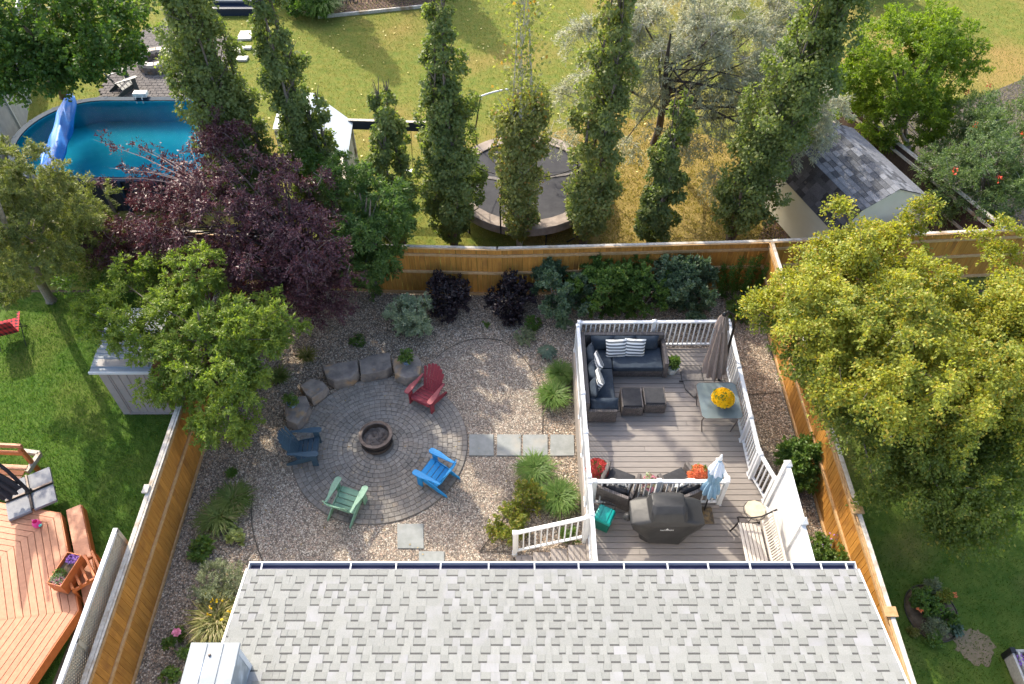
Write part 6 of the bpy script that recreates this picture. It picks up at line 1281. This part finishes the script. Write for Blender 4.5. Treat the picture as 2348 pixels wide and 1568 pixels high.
# picket fence on that edge, only its foot and shadow reach the picture
pk = thing('picket_fence', 'thin picket fence above the mulch bed', 'fence', (a.x, a.y+1.6, 0))
for i in range(34): x_ = a.x-.6+i*.16; BX(x_, x_+.03, a.y+1.1+i*.03, a.y+1.13+i*.03, 0, 1.0).build('picket', M['navy'], pk)
MB().beam((a.x-.6, a.y+1.12, .95), (a.x+5, a.y+2.1, .95), .05, .05).build('rail', M['navy'], pk)
# ------------------------------------------------------------ playhouse, swing
ph = thing('playhouse', 'wooden playhouse with ribbed white metal roof', 'playhouse', (-6.2, 20.6, 0))
A_, B_, C_, D_ = at(718, 216, 2.9), at(809, 282, 2.35), at(797, 364, 2.35), at(700, 330, 2.9)
rA, rB = Vector(A_), Vector(B_); rC = Vector(C_); rD = rA+(rC-rB)
sl3 = [(rA, rB, rC, rD)]
nr = 6
for i in range(nr):
    p0, p1 = rA.lerp(rD, i/nr), rA.lerp(rD, (i+.97)/nr); q0, q1 = rB.lerp(rC, i/nr), rB.lerp(rC, (i+.97)/nr); up_ = Vector((0, 0, .03))
    MB().add([p0, q0, q1, p1, p0+up_*1.6, q0+up_*1.6, q1+up_*.6, p1+up_*.6], [(0,1,2,3),(4,7,6,5),(0,4,5,1),(1,5,6,2),(2,6,7,3),(3,7,4,0)]).build('roof_panel', M['playroof'], ph)
rE = rA+Vector((-(rB-rA).x, -(rB-rA).y, (rB-rA).z)); rF = rE+(rC-rB)
for i in range(nr):
    p0, p1 = rA.lerp(rD, i/nr), rA.lerp(rD, (i+.97)/nr); q0, q1 = rE.lerp(rF, i/nr), rE.lerp(rF, (i+.97)/nr); up_ = Vector((0, 0, .03))
    MB().add([p0, q0, q1, p1, p0+up_*1.6, q0+up_*1.6, q1+up_*.6, p1+up_*.6], [(3,2,1,0),(5,6,7,4),(1,5,4,0),(2,6,5,1),(3,7,6,2),(0,4,7,3)]).build('roof_panel', M['playroof'], ph)
for v in (rB, rC, rE, rF): c = v*.93+((rA+rD)/2)*.07; MB().box(c.x-.05, c.x+.05, c.y-.05, c.y+.05, 0, v.z-.05).build('post', M['grey_wood'], ph)
for i in range(8): f0, f1 = i/8, (i+.94)/8; a, b = rB.lerp(rC, f0), rB.lerp(rC, f1); MB().add([(a.x-.1, a.y, 0.9), (b.x-.1, b.y, 0.9), (b.x-.12, b.y, .9), (a.x-.12, a.y, .9), (a.x-.1, a.y, v.z-.1), (b.x-.1, b.y, v.z-.1), (b.x-.12, b.y, v.z-.1), (a.x-.12, a.y, v.z-.1)], [(0,3,2,1),(4,5,6,7),(0,1,5,4),(1,2,6,5),(2,3,7,6),(3,0,4,7)]).build('wall_board', M['grey_wood'], ph)
MB().prism([(v.x, v.y) for v in (rE, rB, rC, rF)], .85, .9).build('floor', M['grey_wood'], ph)
sw = thing('swing_set', 'swing hanging from a long navy beam joined to the playhouse', 'swing', (-3.5, 21.3, 0))
a, b = at(800, 285, 2.3), at(1015, 292, 2.3); MB().beam(a, b, .09, .30).build('beam', M['navy'], sw); MB().beam(a+Vector((0, 0, .165)), b+Vector((0, 0, .165)), .11, .02).build('beam_cap', M['grey_wood'], sw)
for s in (-.9, .9): MB().tube([(b.x-.2, b.y, 2.35), (b.x, b.y+s, 0)], .045, 8).build('leg', M['grey_wood'], sw)
s0, s1 = at(927, 385, .5), at(944, 388, .5); t0, t1 = at(912, 300, 2.2), at(942, 302, 2.2)
MB().tube([t0, s0], .009, 5).build('rope', M['black'], sw); MB().tube([t1, s1+Vector((.03, 0, 0))], .009, 5).build('rope', M['black'], sw)
V = []; 
for i in range(9): f = i/8; p = s0.lerp(s1, f)+Vector((.03*f, 0, -.12*math.sin(math.pi*f))); V += [(p.x, p.y-.09, p.z), (p.x, p.y+.09, p.z)]
MB().add(V+[(x_, y_, z_-.012) for x_, y_, z_ in V], [(2*i, 2*i+2, 2*i+3, 2*i+1) for i in range(8)]+[(18+2*i+1, 18+2*i+3, 18+2*i+2, 18+2*i) for i in range(8)]+[(2*i+18, 2*i+20, 2*i+2, 2*i) for i in range(8)]+[(2*i+1, 2*i+3, 2*i+21, 2*i+19) for i in range(8)]).build('seat', M['white_pl'], sw, smooth=60)
# ------------------------------------------------------------ trampoline
tc = at(1205, 412, .85); tr = thing('trampoline', 'big round trampoline with grey pad and black enclosure poles', 'trampoline', (tc.x, tc.y, 0)); TR = 2.42
MB().lathe([(TR-.35, .835), (.001, .82)], n=56).build('mat', M['tmat'], tr, local=True)
for k in range(8):
    a0, a1c = 2*math.pi*k/8, 2*math.pi*(k+.985)/8; q = [(r_*math.cos(a0+(a1c-a0)*f), r_*math.sin(a0+(a1c-a0)*f)) for r_, fr_ in ((TR+.04, (0, .25, .5, .75, 1)), (TR-.38, (1, .75, .5, .25, 0))) for f in fr_]
    MB().prism(q, .85, .89).build('pad_section', M['tpad'], tr, local=True, bevel=.012)
MB().lathe([(TR, .60), (TR+.03, .60), (TR+.03, .85), (TR, .85)], n=56, cap=False).build('pad_skirt', M['tpad'], tr, local=True)
for k in range(4):
    a = k*math.pi/2+.5
    for s in (-.25, .25): MB().tube([(TR*math.cos(a+s), TR*math.sin(a+s), .84), (TR*math.cos(a+s), TR*math.sin(a+s), .03), (TR*math.cos(a+s*.2), TR*math.sin(a+s*.2), .03)], .025, 7).build('leg', M['black'], tr, local=True)
for k in range(6):
    a = k*math.pi/3+.2; MB().tube([(TR*math.cos(a)*1.01, TR*math.sin(a)*1.01, .6), (TR*1.03*math.cos(a), TR*1.03*math.sin(a), 1.5), (TR*.9*math.cos(a), TR*.9*math.sin(a), 2.75)], .024, 8).build('pole', M['black'], tr, local=True)
a0r, a1r = R(62), R(150)
MB().tube([(TR*.97*math.cos(a), TR*.97*math.sin(a), 2.7) for a in np.linspace(R(104), R(160), 14)], .03, 8).build('net_ring', M['white_pl'], tr, local=True, smooth=60)
MB().tube([(TR*.97*math.cos(a), TR*.97*math.sin(a), 2.7) for a in np.linspace(R(-200), R(103.5), 60)], .014, 8).build('net_ring', M['black'], tr, local=True, smooth=60)
pr_ = Vector((.9, .25, .86)); MB().add([(-2.0, .2, .86), (-.3, -.15, .86), (1.9, .35, .86), (1.8, .43, .86), (-.2, .0, .86), (-1.9, .3, .86)], [(0, 1, 4, 5), (1, 2, 3, 4)]).build('net_fold', M['concrete'], tr, local=True)
# ------------------------------------------------------------ barn shed
bs = thing('barn_shed', 'beige barn-shaped garden shed with dark shingled gambrel roof', 'shed', (9.5, 18, 0))
Bp = Vector((10.35, 17.35)); ax_ = Vector((-.33, .944)); nx = Vector((.944, .33)); LEN = 3.3
prof = [(-1.62, 1.55), (-1.08, 2.3), (0, 2.78), (1.08, 2.3), (1.62, 1.55)]
ctr = Vector((10.75, 17.55)); 
def bp(s, t_, z_): v = ctr+nx*s+ax_*t_; return (v.x, v.y, z_)
V = [bp(-1.55, 0, 0), bp(1.55, 0, 0)]+[bp(s*.97, 0, z_-.04) for s, z_ in prof[::-1]]; n = len(V); V2 = [bp(-1.55, LEN, 0), bp(1.55, LEN, 0)]+[bp(s*.97, LEN, z_-.04) for s, z_ in prof[::-1]]
MB().add(V+V2, [list(range(n)), list(range(2*n-1, n-1, -1))]+[(i, n+i, n+(i+1) % n, (i+1) % n) for i in range(n)]).build('wall', M['beige'], bs)
def xat(z_): return 1.56 if z_ <= 1.5 else (1.56-(z_-1.5)*.72 if z_ < 2.25 else max(.0, 1.05*(2.74-z_)/.49))
z_ = .03
while z_ < 2.62:
    w0_, w1_ = xat(z_), xat(z_+.14); MB().add([bp(-w0_, -.022, z_), bp(w0_, -.022, z_), bp(w1_, -.008, z_+.145), bp(-w1_, -.008, z_+.145), bp(-w0_, 0, z_), bp(w0_, 0, z_), bp(w1_, 0, z_+.145), bp(-w1_, 0, z_+.145)], [(0,1,2,3),(4,7,6,5),(0,4,5,1),(1,5,6,2),(2,6,7,3),(3,7,4,0)]).build('siding_board', M['beige'], bs); z_ += .15
z_ = .03
while z_ < 1.45: MB().add([bp(-1.575, 0, z_), bp(-1.575, LEN, z_), bp(-1.56, LEN, z_+.145), bp(-1.56, 0, z_+.145), bp(-1.55, 0, z_), bp(-1.55, LEN, z_), bp(-1.55, LEN, z_+.145), bp(-1.55, 0, z_+.145)], [(3,2,1,0),(5,6,7,4),(0,4,7,3),(1,2,6,5),(0,1,5,4),(2,3,7,6)]).build('siding_board', M['beige'], bs); z_ += .15
rest = MB(); cnt = 0
for si in range(4):
    (s0_, z0_), (s1_, z1_) = prof[si], prof[si+1]; L_ = math.hypot(s1_-s0_, z1_-z0_); rows = max(2, round(L_/.145)); up1 = si < 2
    MB().add([bp(s0_, -.08, z0_-.03), bp(s1_, -.08, z1_-.03), bp(s1_, LEN+.08, z1_-.03), bp(s0_, LEN+.08, z0_-.03), bp(s0_, -.08, z0_), bp(s1_, -.08, z1_), bp(s1_, LEN+.08, z1_), bp(s0_, LEN+.08, z0_)], [(3,2,1,0),(5,6,7,4),(0,4,7,3),(1,2,6,5),(0,1,5,4),(2,3,7,6)]).build('roof_deck', M['dshingle'], bs)
    nv = Vector((-(z1_-z0_), (s1_-s0_))).normalized()
    for r_ in range(rows):
        f0, f1 = r_/rows, (r_+1)/rows; y_ = -.1+random.uniform(-.15, 0)
        while y_ < LEN+.08:
            w_ = random.choice((.16, .2, .25, .3)); a, b = max(y_, -.1), min(y_+w_-.004, LEN+.1); y_ += w_
            if b-a < .03: continue
            hi, lo_ = (.016, .005) if up1 else (.005, .016); hv = random.uniform(0, .004)
            def g_(f, yy, o): return bp(s0_+(s1_-s0_)*f+nv.x*o, yy, z0_+(z1_-z0_)*f+nv.y*o)
            m1 = MB() if cnt < 300 and si in (0, 1, 2) else rest
            m1.add([g_(f0, a, 0), g_(f1, a, 0), g_(f1, b, 0), g_(f0, b, 0), g_(f0, a, hi+hv), g_(f1, a, lo_+hv), g_(f1, b, lo_+hv), g_(f0, b, hi+hv)], [(0,1,2,3),(4,7,6,5),(0,4,5,1),(1,5,6,2),(2,6,7,3),(3,7,4,0)])
            if m1 is not rest: m1.build('shingle', M['dshingle_shade'] if si == 0 else M['dshingle'], bs); cnt += 1
if rest.v: tag(rest.build('shingle_courses', M['dshingle'], bs), kind='stuff')
print('objects', len(bpy.data.objects), 'tris', sum(sum(len(p.vertices)-2 for p in me.polygons) if len(me.polygons) < 3000 else len(me.polygons)*2 for me in bpy.data.meshes))
